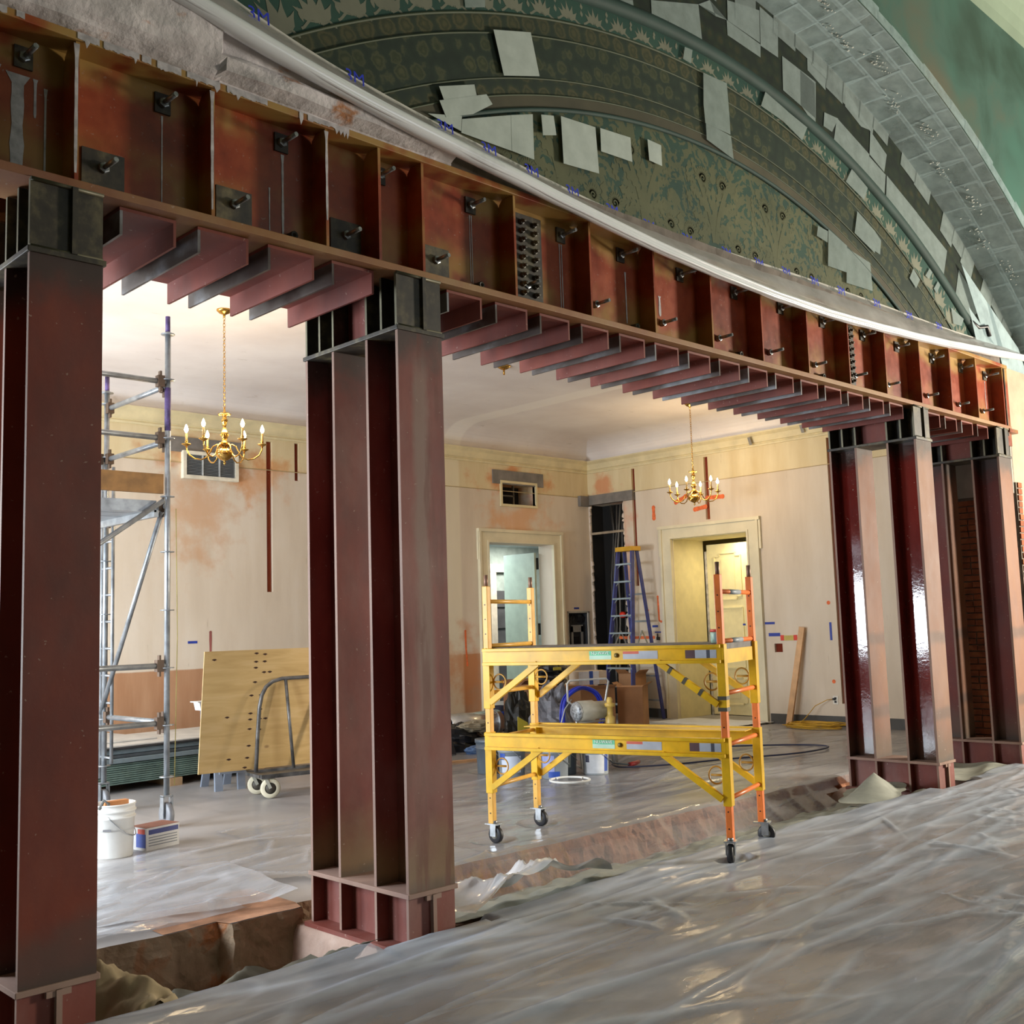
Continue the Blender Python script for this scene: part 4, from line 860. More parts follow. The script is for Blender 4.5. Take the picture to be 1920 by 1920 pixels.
def spray(pts, w, fn, parent, m=M_spray):
    b = B(); N = len(pts)
    for i in range(N - 1):
        (a, c), (d, e) = pts[i], pts[i + 1]; L = hypot(d - a, e - c); nx, nz = -(e - c) / L, (d - a) / L
        for q in range(4):
            f0, f1 = q / 4, (q + 1) / 4; k0 = w * (.8 + .3 * mnoise.noise((a * 9 + f0 * 3, c * 9, i))); k1 = w * (.8 + .3 * mnoise.noise((a * 9 + f1 * 3, c * 9, i)))
            p = (a + (d - a) * f0, c + (e - c) * f0); r = (a + (d - a) * f1, c + (e - c) * f1)
            b.quad(fn(p[0] - nx * k0, p[1] - nz * k0, -.003), fn(r[0] - nx * k1, r[1] - nz * k1, -.003), fn(r[0] + nx * k1, r[1] + nz * k1, -.003), fn(p[0] + nx * k0, p[1] + nz * k0, -.003))
    if hypot(pts[0][0] - pts[-1][0], pts[0][1] - pts[-1][1]) < w: b = B()      # a dab: one disc is enough
    for (a, c) in ((pts[0], pts[-1]) if b.v else pts[:1]): b.quad(*[fn(a + w * cos(k * pi / 4), c + w * sin(k * pi / 4), -.0033) for k in range(8)])
    obj('spray_mark', b, m, parent, fix=False)
for pts, w in (([(11.30, 2.0), (11.295, 1.8), (11.29, 1.60), (11.25, 1.585)], .022), ([(12.15, 1.33), (11.8, 1.325), (11.42, 1.325)], .03), ([(11.305, 3.50), (11.305, 3.32)], .04), ([(10.83, 3.54), (10.63, 3.62)], .04), ([(10.2, 3.55), (9.9, 3.54)], .04), ([(10.45, 3.385), (10.24, 3.41)], .04), ([(8.15, 1.785), (8.145, 1.775)], .03), ([(8.14, .645), (8.14, .635)], .03), ([(11.52, 1.78), (11.515, 1.77)], .02)): spray(pts, w, fr, wright)
spray([(11.245, 1.53), (11.25, 1.25), (11.27, 1.0)], .022, fb, wback); spray([(6.86, 1.63), (6.86, 1.25)], .02, fb, wback, M_spray2)
obj('caution_tape', B().box(XR - .005, XR, 8.72, 8.98, 1.245, 1.32), plain('#c9b45a', .5), wright); 
for y in (8.73, 8.955): obj('caution_tape_end', B().box(XR - .006, XR, y - .03, y + .03, 1.245, 1.325), plain('#d8402e', .5), wright)
M_plate = plain('#e6e0d2', .4)
for (y, z) in ((8.13, .38),):
    o = obj('outlet_plate', B().box(XR - .008, XR, y - .04, y + .04, z - .06, z + .06), M_plate, wright); obj('receptacle', B().box(XR - .012, XR - .004, y - .017, y + .017, z + .01, z + .04).box(XR - .012, XR - .004, y - .017, y + .017, z - .04, z - .01), M_black, o)
for (y, z) in ((9.27, 4.33), (8.35, 4.385)): obj('paper_tag', B().prism([(XR - .09, y - .03, z - .06), (XR - .09, y + .02, z - .06), (XR - .12, y + .035, z + .06), (XR - .12, y - .015, z + .06)], (-.003, 0, 0)), plain('#8b8780', .7), wright)
b = B().grid(lambda u, v: (13.15 + 1.05 * u, 9.15 + 1.55 * v + .3 * (1 - u), .012 + .03 * u * (.6 + .4 * mnoise.noise((u * 5, v * 6, 1))) + .012 * mnoise.noise((u * 9, v * 9, 4)) ** 2), 24, 24)
obj('floor_runner', b, plain('#d9dadb', .5, var=.06), label='white protective sheet on the floor before the yellow doorway', cat='plastic sheet', fix=False)
obj('wall_hook', B().box(XR - .05, XR, 11.29, 11.33, 1.28, 1.33).tube([(XR - .04, 11.31, 1.33), (XR - .04, 11.31, 1.39)], .012, 6), M_black, wright)
obj('outlet_plate', B().box(8.62, 8.70, YB - .008, YB, .62, .74), M_plate, wback)
# ---- grey modular scaffold tower
M_galv = plain('#9a9fa3', .35, .6, var=.2, scale=9); M_purp = plain('#574577', .6, var=.4, scale=12); M_wedge = plain('#5c4a3c', .6, .3)
gx, gy = 4.27, 8.71
t = thing('scaffold_tower', (gx - 1.0, gy + .65, 0), 'grey galvanised scaffold tower with plank deck, beside the dark left column', 'scaffold')
def post(x, y, zt, zb=.26, purple=True, caster=True, lab=None):
    o = obj('standard', B().tube([(x, y, zb), (x, y, zt)], .0245, 12), M_galv, t)
    if purple: obj('standard_spigot', B().tube([(x, y, zt), (x, y, zt + .14)], .021, 12), M_purp, o)
    for z in [zt - .02, 3.83, 3.31, 2.80, 2.32, 1.82, 1.33, .85, .42]: 
        if z <= zt: obj('rosette', B().lathe([(.0245, -.004), (.06, -.004), (.06, .004), (.0245, .004)], (x, y, z), 12, cap=False), M_galv, o)
    if caster:
        obj('caster_fork', B().box(x - .045, x + .045, y - .03, y + .03, .255, .27).box(x - .045, x - .035, y - .03, y + .03, .08, .26).box(x + .035, x + .045, y - .03, y + .03, .08, .26), M_galv, o); obj('caster_wheel', B().lathe([(.04, -.022), (.10, -.022), (.105, -.012), (.105, .012), (.10, .022), (.04, .022)], (x, y, .106), 18, 'X'), plain('#77787c', .5), o)
    return o
post(gx, gy, 4.26); post(gx, gy + 1.26, 3.96); post(gx - 2.07, gy, 4.26); post(gx - 2.07, gy + 1.26, 3.96)
obj('standard_sleeve', B().tube([(gx, gy, 3.76), (gx, gy, 3.38)], .0262, 12), M_purp, t)
def ledger(p, q, r=.024, m=M_galv):
    o = obj('ledger', B().tube([p, q], r, 10), m, t)
    for e, f in ((p, q), (q, p)):
        d = (Vector(f) - Vector(e)).normalized(); c = Vector(e) + d * .05
        obj('wedge_head', B().box(c.x - .03, c.x + .03, c.y - .03, c.y + .03, c.z - .05, c.z + .05).box(c.x - .008, c.x + .008, c.y - .02, c.y + .02, c.z - .09, c.z + .09), M_wedge, o)
for z in (3.81, 3.31, 1.35, .87): ledger((gx - 2.05, gy, z), (gx - .02, gy, z))
for z in (3.78, 3.29, .87): ledger((gx, gy + .02, z), (gx, gy + 1.24, z))
ledger((gx - 2.05, gy + 1.26, 3.29), (gx - .02, gy + 1.26, 3.29)); ledger((gx, gy + .02, 2.72), (gx, gy + 1.24, 2.72))
obj('diagonal_brace', B().tube([(gx - .05, gy - .03, 2.76), (gx - 2.0, gy - .03, 1.40)], .022, 10), M_galv, t); obj('diagonal_brace', B().tube([(gx - .02, gy + .06, 2.68), (gx - .02, gy + 1.3, .9)], .022, 10), M_galv, t)
obj('plank_deck', B().box(gx - 2.05, gx - .06, gy + .04, gy + .32, 2.68, 2.73).box(gx - 2.05, gx - .06, gy + .34, gy + .62, 2.68, 2.73).box(gx - 2.05, gx - .06, gy + .64, gy + 1.2, 2.68, 2.73), plain('#8a9096', .4, .4), t)
obj('toe_board', B().box(gx - 2.05, gx - .05, gy - .03, gy, 2.82, 2.99), plain('#8a6436', .7, var=.2), t)
obj('deck_frame', B().box(gx - 2.05, gx - .1, gy + .0, gy + .03, 2.66, 2.76).box(gx - .12, gx - .08, gy, gy + 1.2, 2.62, 2.68), M_galv, t)
la = B().tube([(gx + .0, gy + 1.34, .30), (gx + .0, gy + 1.34, 3.3)], .017, 8).tube([(gx + .0, gy + 1.10, .45), (gx + .0, gy + 1.10, 3.2)], .017, 8)
lo = obj('access_ladder', la, M_galv, t)
for k in range(11): obj('ladder_rung', B().tube([(gx + .0, gy + 1.10, .5 + k * .25), (gx + .0, gy + 1.34, .5 + k * .25)], .012, 6), M_galv, lo)
obj('hanging_cord', B().tube([(gx + .08, gy, 2.7), (gx + .085, gy - .02, 1.6), (gx + .07, gy, .34)], .004, 5), plain('#a79a5a', .7), t)
# ---- drywall bundles stacked on blocks
rz = radians(4)
M_gy = plain('#6f867c', .7, var=.15, scale=8); M_gy2 = plain('#77858a', .7, var=.12); M_pap = plain('#c9c6bf', .7, var=.08)
def sheet(z, h, dx, dy, m, name, label, L=3.66):
    o = obj(name, B().box(3.2 + dx, 3.2 + dx + L, 11.02 + dy, 12.22 + dy, z, z + h), m, label=label, cat='drywall', group='drywall stacked against the back wall', bevel=.003); o.rotation_euler = (0, 0, rz); return o
for x in (3.6, 5.45, 6.5):
    o = obj('wooden_block', B().box(x, x + .14, 11.02 + (x - 5) * .07 - .02, 12.2, 0, .085), plain('#a98a66', .8), label='short wooden block under the drywall stack, %s' % ('at its left end' if x < 4 else 'just right of the scaffold post' if x < 6 else 'behind the plywood sheet'), cat='wood block')
random.seed(8)
od = ('lowest', 'second', 'third', 'fourth', 'fifth', 'sixth', 'seventh', 'eighth', 'ninth', 'tenth', 'eleventh')
for k in range(10): sheet(.088 + k * .0215, .0155, random.uniform(-.012, .012), random.uniform(-.006, .006), M_gy, 'drywall_bundle', '%s green-edged drywall bundle from the floor in the stack behind the scaffold' % od[k].capitalize())
sheet(.306, .045, .05, -.02, M_gy2, 'drywall_bundle', 'Grey drywall bundle lying directly on the green-edged ones'); sheet(.355, .03, -.1, .03, plain('#4c5256', .7), 'drywall_bundle', 'Darker grey drywall bundle, third from the top of the stack')
sheet(.39, .05, .08, .06, M_gy2, 'drywall_bundle', 'Grey drywall bundle second from the top, set back'); sheet(.444, .014, -.2, .0, plain('#2d2c2e', .7), 'drywall_sheet', 'Thin dark sheet just under the pale top boards')
o = sheet(.462, .016, .02, .05, M_pap, 'drywall_sheet', 'Pale paper-faced sheet on top of the drywall stack'); o = sheet(.48, .014, .75, .35, M_pap, 'drywall_offcut', 'Pale drywall offcut lying on the very top of the stack', 1.5)
# ---- plywood sheet on the drywall cart
def ply_mat():
    t = NT('plywood'); x = t.pos((1, 1, 6)); c = t.ramp(t.noise(2.6, 6, (.6, .6, 4.5), dist=1.2), [(.3, '#bd9a60'), (.5, '#c9a66c'), (.7, '#d1b07a')]); kn = t.voro(2.4, (1, 1, 1.6)); c = t.mix(t.math('MULTIPLY', t.step(kn, .09, .03), .55), c, '#6a3f22'); return t.fin(c, .6)
M_ply = ply_mat(); M_plyedge = plain('#e0c48f', .7); M_dk = plain('#6c6a68', .4, .4, var=.3, scale=12)
u = Vector((.985, -.17, 0)); nrm = Vector((-.17, -.985, 0)); o0 = Vector((5.20, 9.93, .235)); upv = (Vector((0, 0, 1.20)) + nrm * .20)
t = thing('plywood_sheet', tuple(o0 + u * 1.2), 'large plywood sheet with knots and screw holes leaning on the drywall cart', 'plywood')
P = [o0, o0 + u * 2.44, o0 + u * 2.44 + upv, o0 + upv]
obj('plywood_panel', B().prism(P, -nrm * .019), M_ply, t); obj('plywood_edge', B().prism([o0 - u * .001, o0 - u * .003, o0 - u * .003 + upv, o0 - u * .001 + upv], -nrm * .019), M_plyedge, t)
b = B()
for (a, c) in ((.53, .97), (.53, .85), (.53, .90), (.53, .73), (.50, .62), (.50, .47), (.5, .42), (.50, .34), (.50, .2), (.49, .1), (.62, .96), (.62, .9), (.62, .81), (.68, .81), (.60, .62), (.60, .50), (.60, .42), (.66, .42), (.6, .33), (.47, .02), (.1, .93), (.26, .45), (.3, .1)):
    p = o0 + u * a + upv * c + nrm * .0015; b.quad(p - u * .03, p - Vector((0, 0, .012)), p + u * .024, p + Vector((0, 0, .013)))
obj('knot_plug', b, plain('#3c1f10', .8), t, fix=False, kind='stuff')
c0 = Vector((5.62, 9.62, 0)); uc = Vector((.985, -.17, 0)); nc = Vector((.17, .985, 0))
t = thing('drywall_cart', tuple(c0 + uc * .6), 'grey steel drywall cart with tubular rail and pale rubber wheels, by the dusty column', 'cart')
V = lambda a, d, z: tuple(c0 + uc * a + nc * d + Vector((0, 0, z)))
obj('cart_deck', B().bar(V(-.02, -.27, .215), V(1.25, -.27, .215), .05, .04).bar(V(-.02, .14, .215), V(1.25, .14, .215), .05, .04).bar(V(0, -.25, .214), V(0, .12, .214), .06, .03).bar(V(1.2, -.25, .214), V(1.2, .12, .214), .06, .03).bar(V(.0, -.06, .205), V(1.25, -.06, .205), .34, .012), M_dk, t)
obj('cart_rail', B().tube([V(.04, .02, .235), V(.06, .02, .6), V(.08, .02, .86), V(.105, .02, .98), V(.15, .02, 1.06), V(.22, .02, 1.11), V(.32, .02, 1.135), V(.9, .02, 1.14), V(1.05, .02, 1.11), V(1.13, .02, 1.0), V(1.16, .02, .8), V(1.2, .02, .235)], .02, 10), M_dk, t)
obj('cart_stay', B().tube([V(.36, .02, 1.125), V(.43, .0, .235)], .017, 8), M_dk, t); obj('cart_stay', B().tube([V(.86, .02, 1.125), V(.80, .0, .235)], .017, 8), M_dk, t)
M_wh = plain('#d8cfb4', .6, var=.15)
for (a, d) in ((.08, .09), (.08, -.26), (1.12, .09), (1.12, -.26)):
    w = obj('cart_wheel', B().lathe([(.055, -.02), (.088, -.02), (.097, -.01), (.097, .01), (.088, .02), (.055, .02)], (0, 0, 0), 20, 'X', cap=False), M_wh, t, local=True)
    hb = obj('wheel_hub', B().lathe([(0, -.016), (.06, -.016), (.06, .016), (0, .016)], (0, 0, 0), 16, 'X'), plain('#4a443a', .6), w, local=True)
    fk = obj('caster_fork', B().bar((-.03, 0, 0), (-.03, .05, .11), .03, .006, (1, 0, 0)).bar((.03, 0, 0), (.03, .05, .11), .03, .006, (1, 0, 0)).box(-.035, .035, .02, .08, .105, .112), plain('#b9b7a8', .4, .4), w, local=True)
    p = c0 + uc * a + nc * d; w.matrix_local = MW[t.name].inverted() @ Matrix.Translation((p.x, p.y, .099)) @ Matrix.Rotation(radians(62), 4, 'Z'); 
# ---- plastic sawhorse behind the sheet
t = thing('sawhorse', (5.86, 10.42, 0), 'grey plastic sawhorse standing behind the plywood sheet', 'sawhorse', radians(-10)); M_saw = plain('#7d8694', .5, var=.08)
obj('sawhorse_top', B().box(-.34, .42, -.05, .05, .72, .82), M_saw, t, local=True)
for (x, y) in ((-.22, -.25), (.02, -.25), (-.22, .25), (.02, .25)):
    s = 1 if y > 0 else -1; obj('leg', B().prism([(x - .06, y, 0), (x + .02, y, 0), (x + .05, y * .12 + s * .03, .74), (x - .02, y * .12 + s * .03, .74)], (0, -s * .04, 0)), M_saw, t, local=True)
obj('spreader', B().box(-.2, .05, -.12, .12, .3, .33).box(-.24, .04, -.26, -.235, .17, .2), M_saw, t, local=True)
obj('mud_tray', B().box(5.46, 5.66, 10.36, 10.5, .822, .825).prism([(5.46, 10.37, .825), (5.64, 10.37, .825), (5.67, 10.35, .91), (5.43, 10.35, .91)], (0, .13, 0)).box(5.41, 5.69, 10.34, 10.51, .905, .915), plain('#dcdfe0', .4), label='white mud tray on the sawhorse beside the plywood edge', cat='tray')
# ---- pails
def pail(x, y, label, body, lid=None, r=.148, h=.37, group=None, wrap=None, handle=True, face=-2.3):
    t = thing('paint_pail', (x, y, 0), label, 'pail', face, group)
    obj('pail_body', B().lathe([(r * .88, 0), (r * .9, .01), (r * .97, h * .72), (r * 1.03, h * .73), (r * 1.03, h * .76), (r * .98, h * .77), (r * .99, h * .84), (r * 1.05, h * .85), (r * 1.05, h * .88), (r, h * .89), (r, h - .012), (r * 1.04, h - .01), (r * 1.04, h), (r * .97, h), (r * .95, h * .5), (0, h * .48)] if lid is None else [(r * .88, 0), (r * .9, .01), (r * .97, h * .72), (r * 1.03, h * .73), (r * 1.03, h * .76), (r * .98, h * .77), (r * .99, h * .9), (0, h * .9)], n=28), body, t, local=True)
    if lid: obj('pail_lid', B().lathe([(r * 1.0, h * .9), (r * 1.06, h * .9), (r * 1.06, h), (r * .98, h), (r * .96, h - .012), (0, h - .012)], n=28), lid, t, local=True)
    if handle: obj('bail_handle', B().tube([(r * 1.04 * cos(a), r * 1.04 * sin(a) * .98, h * .80 - .16 * sin(a - .0) * (1 if 0 < a < pi else 0)) for a in [q * pi / 14 for q in range(15)]], .004, 6), M_zinc, t, local=True)
    if wrap:
        for (a0, a1, z0, z1, m) in wrap: obj('pail_label', B().grid(lambda u_, v_: (r * (.895 + .08 * (z0 + (z1 - z0) * v_) / .72 / 1) * 1.012 * cos(a0 + (a1 - a0) * u_), r * (.895 + .08 * (z0 + (z1 - z0) * v_) / .72) * 1.012 * sin(a0 + (a1 - a0) * u_), h * (z0 + (z1 - z0) * v_)), 10, 2), m, t, local=True)
    return t
M_pw = plain('#e9e9e4', .35, var=.04); M_pg = plain('#8d959c', .35, var=.08); M_pd = plain('#59636c', .4, var=.1); M_lab = plain('#c9d2e2', .5, var=.05); M_blue = plain('#2a4fa8', .5, var=.05); M_labb = plain('#98a2d4', .5)
p = pail(3.48, 7.94, 'white plastic bucket with tools in it on the floor by the left column', M_pw, r=.15, h=.385)
obj('bucket_mark', B().box(.151, .1515, -.03, .03, .2, .215), plain('#77777a', .6), p, local=True)
obj('wooden_float', B().box(3.40, 3.58, 7.91, 7.97, .30, .40), plain('#c9854e', .7), label='wooden float sticking out of the white bucket', cat='tool')
obj('trowel_handle', B().tube([(3.42, 7.87, .2), (3.39, 7.83, .40), (3.36, 7.84, .425), (3.345, 7.88, .36)], .012, 8), plain('#6a6a66', .5), label='grey tool handle hooked over the rim of the white bucket', cat='tool')
pail(8.02, 8.42, 'grey pail with a blue badge label, under the left end of the yellow scaffold', M_pg, M_pg, wrap=((-.9, .7, .16, .62, M_lab), (-1.05, -.55, .52, .70, M_blue)))
pail(8.22, 7.98, 'grey pail with a lilac label, second from the left under the yellow scaffold', M_pg, M_pg, wrap=((-1.2, -.1, .22, .66, M_labb), (-.6, .3, .06, .22, M_blue)))
pail(8.50, 8.12, 'dark slate pail just right of the lilac-labelled one', M_pd, M_pd, wrap=((-.3, .5, .22, .64, plain('#8b948f', .5)),))
pail(8.70, 7.84, 'pale grey pail with white paper label, rightmost under the yellow scaffold', plain('#b3bbc0', .35), plain('#a2aab0', .35), wrap=((-.9, .6, .05, .58, plain('#dfe4ea', .5)), (.6, 1.0, .1, .6, M_blue), (-.95, -.6, .36, .56, plain('#3a3f58', .5))))
pail(8.10, 8.86, 'dark grey pail standing behind the one with the blue badge', M_pd, M_pd)
t = thing('mixing_paddle_ring', (8.06, 7.62, .02), 'white toothed plastic ring lying on the floor in front of the pails', 'lid')
obj('ring', B().tube([(.2 * cos(q * pi / 16), .2 * sin(q * pi / 16), .008) for q in range(32)], .012, 6, closed=True), M_pw, t, local=True)
obj('ring_tooth', B().box(-.005, .005, .17, .19, 0, .02).box(-.005, .005, -.19, -.17, 0, .02).box(.17, .19, -.005, .005, 0, .02).box(-.19, -.17, -.005, .005, 0, .02), M_pw, t, local=True)
# ---- small carton by the white bucket
t = thing('small_carton', (3.84, 8.03, 0), 'small white and blue printed carton standing beside the white bucket', 'box', radians(12))
obj('carton_body', B().box(-.15, .15, -.1, .1, 0, .165), plain('#c9c8c6', .6, var=.06), t, local=True); obj('carton_top', B().box(-.15, .15, -.1, .1, .165, .168), plain('#8a5a4a', .7), t, local=True)
obj('printed_band', B().box(-.13, .14, -.102, -.1, .115, .15), plain('#2a3576', .5), t, local=True)
for k in range(4): obj('printed_line', B().box(-.13, .13, -.1015, -.1, .03 + k * .02, .036 + k * .02), plain('#6f747c', .5), t, local=True)
obj('printed_band', B().box(-.152, -.15, -.09, .02, .02, .12), plain('#3c55a8', .5), t, local=True); obj('printed_spot', B().box(-.153, -.15, -.08, .0, .12, .155), plain('#d0503a', .5), t, local=True)
# ---- blue stepladder
t = thing('stepladder', (13.80, 11.53, 0), 'tall blue fibreglass stepladder with yellow top, in front of the right wall', 'ladder', radians(-8)); M_lb = plain('#3b4182', .45, var=.15, scale=9); M_lal = plain('#a9adaf', .35, .6); M_ly = plain('#d9a630', .4)
H = 2.84
for s in (-1, 1):
    obj('front_rail', B().bar((-.36, s * .36, 0), (-.06, s * .17, H - .06), .03, .07, (1, 0, 0)), M_lb, t, local=True); obj('rear_rail', B().bar((.36, s * .31, 0), (.06, s * .15, H - .06), .028, .055, (1, 0, 0)), M_lb, t, local=True)
    obj('spreader_bar', B().bar((-.27, s * .30, .95), (.0, s * .26, 1.45), .012, .02).bar((.0, s * .26, 1.45), (.25, s * .27, .95), .012, .02), M_zinc, t, local=True)
    obj('foot_brace', B().bar((-.30, s * .31, .06), (-.33, s * .2, .28), .03, .012), M_ly, t, local=True); obj('rubber_foot', B().box(-.40, -.32, s * .36 - .03, s * .36 + .03, 0, .03), M_black, t, local=True)
obj('ladder_cap', B().box(-.11, .11, -.2, .2, H - .075, H), M_ly, t, local=True, bevel=.008)
for z in (.27, .556, .846, 1.13, 1.416, 1.70, 1.98, 2.26, 2.55):
    f = z / H; x = -.36 + .30 * f; w = .36 - .19 * f; o = obj('ladder_step', B().box(x - .035, x + .045, -w, w, z - .014, z + .014), M_lal, t, local=True)
    for s in (-1, 1): obj('step_gusset', B().bar((x, s * w * .98, z - .07), (x, s * (w - .08), z - .01), .006, .02), M_lal, o, local=True)
for z in (.30, .70, 1.15, 1.6, 2.05):
    f = z / H; obj('rear_brace', B().bar((.36 - .30 * f, -(.31 - .16 * f), z), (.36 - .30 * f, .31 - .16 * f, z), .02, .03), M_lal, t, local=True)
# ---- cartons, bags and the paint sprayer
M_card = plain('#a77a54', .8, var=.1, scale=4); M_card2 = plain('#8a5f42', .8, var=.1)
def carton(x, y, w, d, h, rz_, label, m=M_card, z=0, flaps=True):
    t = thing('cardboard_box', (x, y, z), label, 'box', rz_); obj('carton_body', B().box(-w / 2, w / 2, -d / 2, d / 2, 0, h), m, t, local=True, bevel=.004)
    if flaps:
        for s in (-1, 1): obj('carton_flap', B().prism([(-w / 2, s * d / 2, h), (w / 2, s * d / 2, h), (w / 2 - .02, s * (d / 2 + .08), h + .06), (-w / 2 + .02, s * (d / 2 + .08), h + .06)], (0, 0, .004)), m, t, local=True)
    else: obj('carton_tape', B().box(-w / 2, w / 2, -.03, .03, h, h + .002), plain('#b59a6c', .4), t, local=True)
    return t
carton(10.95, 10.75, .80, .6, .68, radians(-24), 'large brown carton with a black bag on it, behind the yellow scaffold')
carton(12.05, 10.95, .62, .5, .62, radians(-14), 'tall brown carton carrying the white box with a blue stripe', M_card)
carton(12.80, 10.72, .34, .40, .62, radians(25), 'plain brown carton tilted beside the blue hose, left of the ladder', M_card)
carton(11.45, 11.65, .55, .45, .72, radians(-8), 'dark brown carton in the shade behind the paint sprayer', M_card2)
carton(13.80, 11.55, .28, .36, .75, 0, 'brown carton standing under the blue stepladder', M_card)
t = carton(12.02, 10.92, .46, .34, .20, radians(-22), 'white box with a blue stripe resting on the tall carton', plain('#cdb9a0', .7), .69, flaps=False)
obj('printed_side', B().box(-.23, .10, -.174, -.17, .003, .197), plain('#d5d7de', .5), t, local=True); obj('blue_stripe', B().box(-.06, .0, -.176, -.17, .003, .2), M_blue, t, local=True)
def crumple(name, c, r, sz, m, label, cat, seed=0, n=26, amp=.35, **k):
    """a crumpled bag or cloth: a closed, creased blob that sits flat on what carries it"""
    b = B(); c = Vector(c); R = []
    for i in range(n + 1):
        th = pi * i / n
        for j in range(n):
            ph = 2 * pi * j / n; d = Vector((sin(th) * cos(ph), sin(th) * sin(ph), cos(th))); q = d * 2.1 + Vector((seed, 0, 0))
            f = 1 + amp * (mnoise.noise(q) + .6 * (.5 - abs(mnoise.noise(q * 2.3))) + .3 * mnoise.noise(q * 5))
            p = Vector((d.x * r * f * sz[0], d.y * r * f * sz[1], d.z * r * f * sz[2])); p.z = max(p.z, -r * sz[2] * .55) + r * sz[2] * .55; b.v.append(tuple(c + p))
    for i in range(n):
        for j in range(n): b.f.append((i * n + j, i * n + (j + 1) % n, (i + 1) * n + (j + 1) % n, (i + 1) * n + j)); b.sm.append(False)
    return obj(name, b, m, label=label, cat=cat, **k)
M_bag = plain('#16161a', .35, var=.3); M_grybag = plain('#6f6f76', .45, var=.25, scale=14); M_yelcl = plain('#c2b23c', .7); M_cloth = plain('#a59c86', .8, var=.15)
bg = crumple('black_bag', (10.95, 10.72, .745), .27, (1.1, .9, .8), M_bag, 'black bag with a yellow patch on top of the large carton', 'bag', 3)
obj('yellow_patch', B().box(10.82, 10.98, 10.47, 10.475, .96, 1.0), M_yelcl, bg)
crumple('crumpled_bag', (9.78, 9.5, 0), .33, (.75, .7, 1.5), M_grybag, 'grey crumpled plastic bag heaped against the blue hose', 'bag', 9, amp=.45)
crumple('yellow_black_bag', (10.02, 10.35, 0), .30, (.75, .5, 1.5), plain('#20201c', .5), 'black bag with a yellow panel slumped against the large carton', 'bag', 5)
obj('yellow_panel', B().prism([(9.78, 10.15, .05), (10.14, 10.09, .02), (9.94, 10.13, .34), (9.82, 10.18, .42)], (-.02, -.03, 0)), M_yelcl, bpy.data.objects['yellow_black_bag'])
t = thing('paint_sprayer', (9.08, 8.25, 0), 'airless paint sprayer on a white tubular cart with a coiled blue hose', 'paint sprayer', radians(-14)); M_tub = plain('#c9c9c4', .35, .4)
fr0 = B()
fr0.tube([(-.24, -.18, .012), (-.21, -.06, .5), (-.22, .0, .70), (-.28, .0, .74), (-.28, .0, .93), (-.25, .0, .965), (.25, .0, .965), (.28, .0, .93), (.22, .0, .70), (.21, -.06, .5), (.24, -.18, .012)], .0125, 8)
obj('cart_frame', fr0, M_tub, t, local=True); obj('cart_brace', B().tube([(-.24, -.18, .2), (.24, -.18, .2)], .011, 8).tube([(-.21, -.05, .5), (.21, -.05, .5)], .011, 8).tube([(.24, -.17, .02), (.24, .25, .12)], .011, 8).tube([(-.24, -.17, .02), (-.24, .25, .12)], .011, 8), M_tub, t, local=True)
for s in (-1, 1): obj('wheel', B().lathe([(.03, -.02), (.11, -.02), (.12, 0), (.11, .02), (.03, .02)], (s * .26, .24, .122), 18, 'X', cap=False), M_black, t, local=True)
hs = B()
for k in range(7):
    R = .30 - .012 * (k % 3); hs.tube([(R * cos(q * pi / 18) * .95, .10 + .022 * (k // 2) + .01 * sin(q), .58 + R * sin(q * pi / 18)) for q in range(36)], .011, 6, closed=True)
obj('hose_coil', hs, plain('#2434b0', .35, var=.12), t, local=True)
obj('motor', B().lathe([(.0, -.22), (.10, -.22), (.115, -.2), (.115, -.02), (.10, 0), (.10, .15), (.085, .17), (0, .17)], (-.02, -.12, .63), 16, 'X'), plain('#b4b0a0', .5, var=.15), t, local=True)
obj('motor_cap', B().lathe([(0, -.26), (.08, -.26), (.11, -.235), (.11, -.215), (0, -.215)], (-.02, -.12, .63), 12, 'X'), plain('#a9adb0', .4, .3, var=.4, scale=40), t, local=True)
obj('pump_cylinder', B().lathe([(0, .40), (.03, .40), (.05, .44), (.055, .55), (.035, .57), (.035, .66), (.06, .67), (.06, .70), (.03, .71), (.035, .74), (.02, .77), (0, .77)], (.13, -.22, 0), 14), plain('#d6b35a', .4), t, local=True)
obj('suction_tube', B().tube([(.13, -.22, .42), (.13, -.24, .2), (.1, -.3, .06)], .02, 8), M_zinc, t, local=True)
obj('spray_line', B().tube([(-.2, .05, .75), (-.36, -.06, .66), (-.46, -.12, .5), (-.5, -.16, .3), (-.42, -.2, .06)], .007, 6), plain('#b9bcc0', .4), t, local=True)
# ---- heap at the left of the back-wall doorway
t = thing('round_duct', (10.55, 11.9, 0), 'shiny round metal duct lying on the floor by the back wall', 'duct'); b = B().lathe([(.17, -.5), (.18, -.5), (.18, .5), (.17, .5), (.17, .0), (.17, -.5)], (10.55, 11.9, .18), 24, 'X')
obj('duct_shell', b, plain('#c4c4c0', .25, .85), t); obj('duct_seam', B().lathe([(.182, .40), (.187, .41), (.182, .42)], (10.55, 11.9, .18), 24, 'X'), M_zinc, t)
crumple('black_bag', (9.35, 10.75, 0), .26, (1.3, .8, .85), M_bag, 'black bag on the floor right of the dusty column', 'bag', 14)
crumple('work_cloth', (9.5, 10.65, .24), .17, (1.5, .8, .5), M_cloth, 'grey-beige cloth draped over the black bag by the duct', 'cloth', 22)
crumple('blue_rag', (9.25, 10.3, 0), .13, (1.6, .8, .5), plain('#5b7aa8', .8), 'crumpled light blue rag at the foot of the black bag', 'cloth', 31)
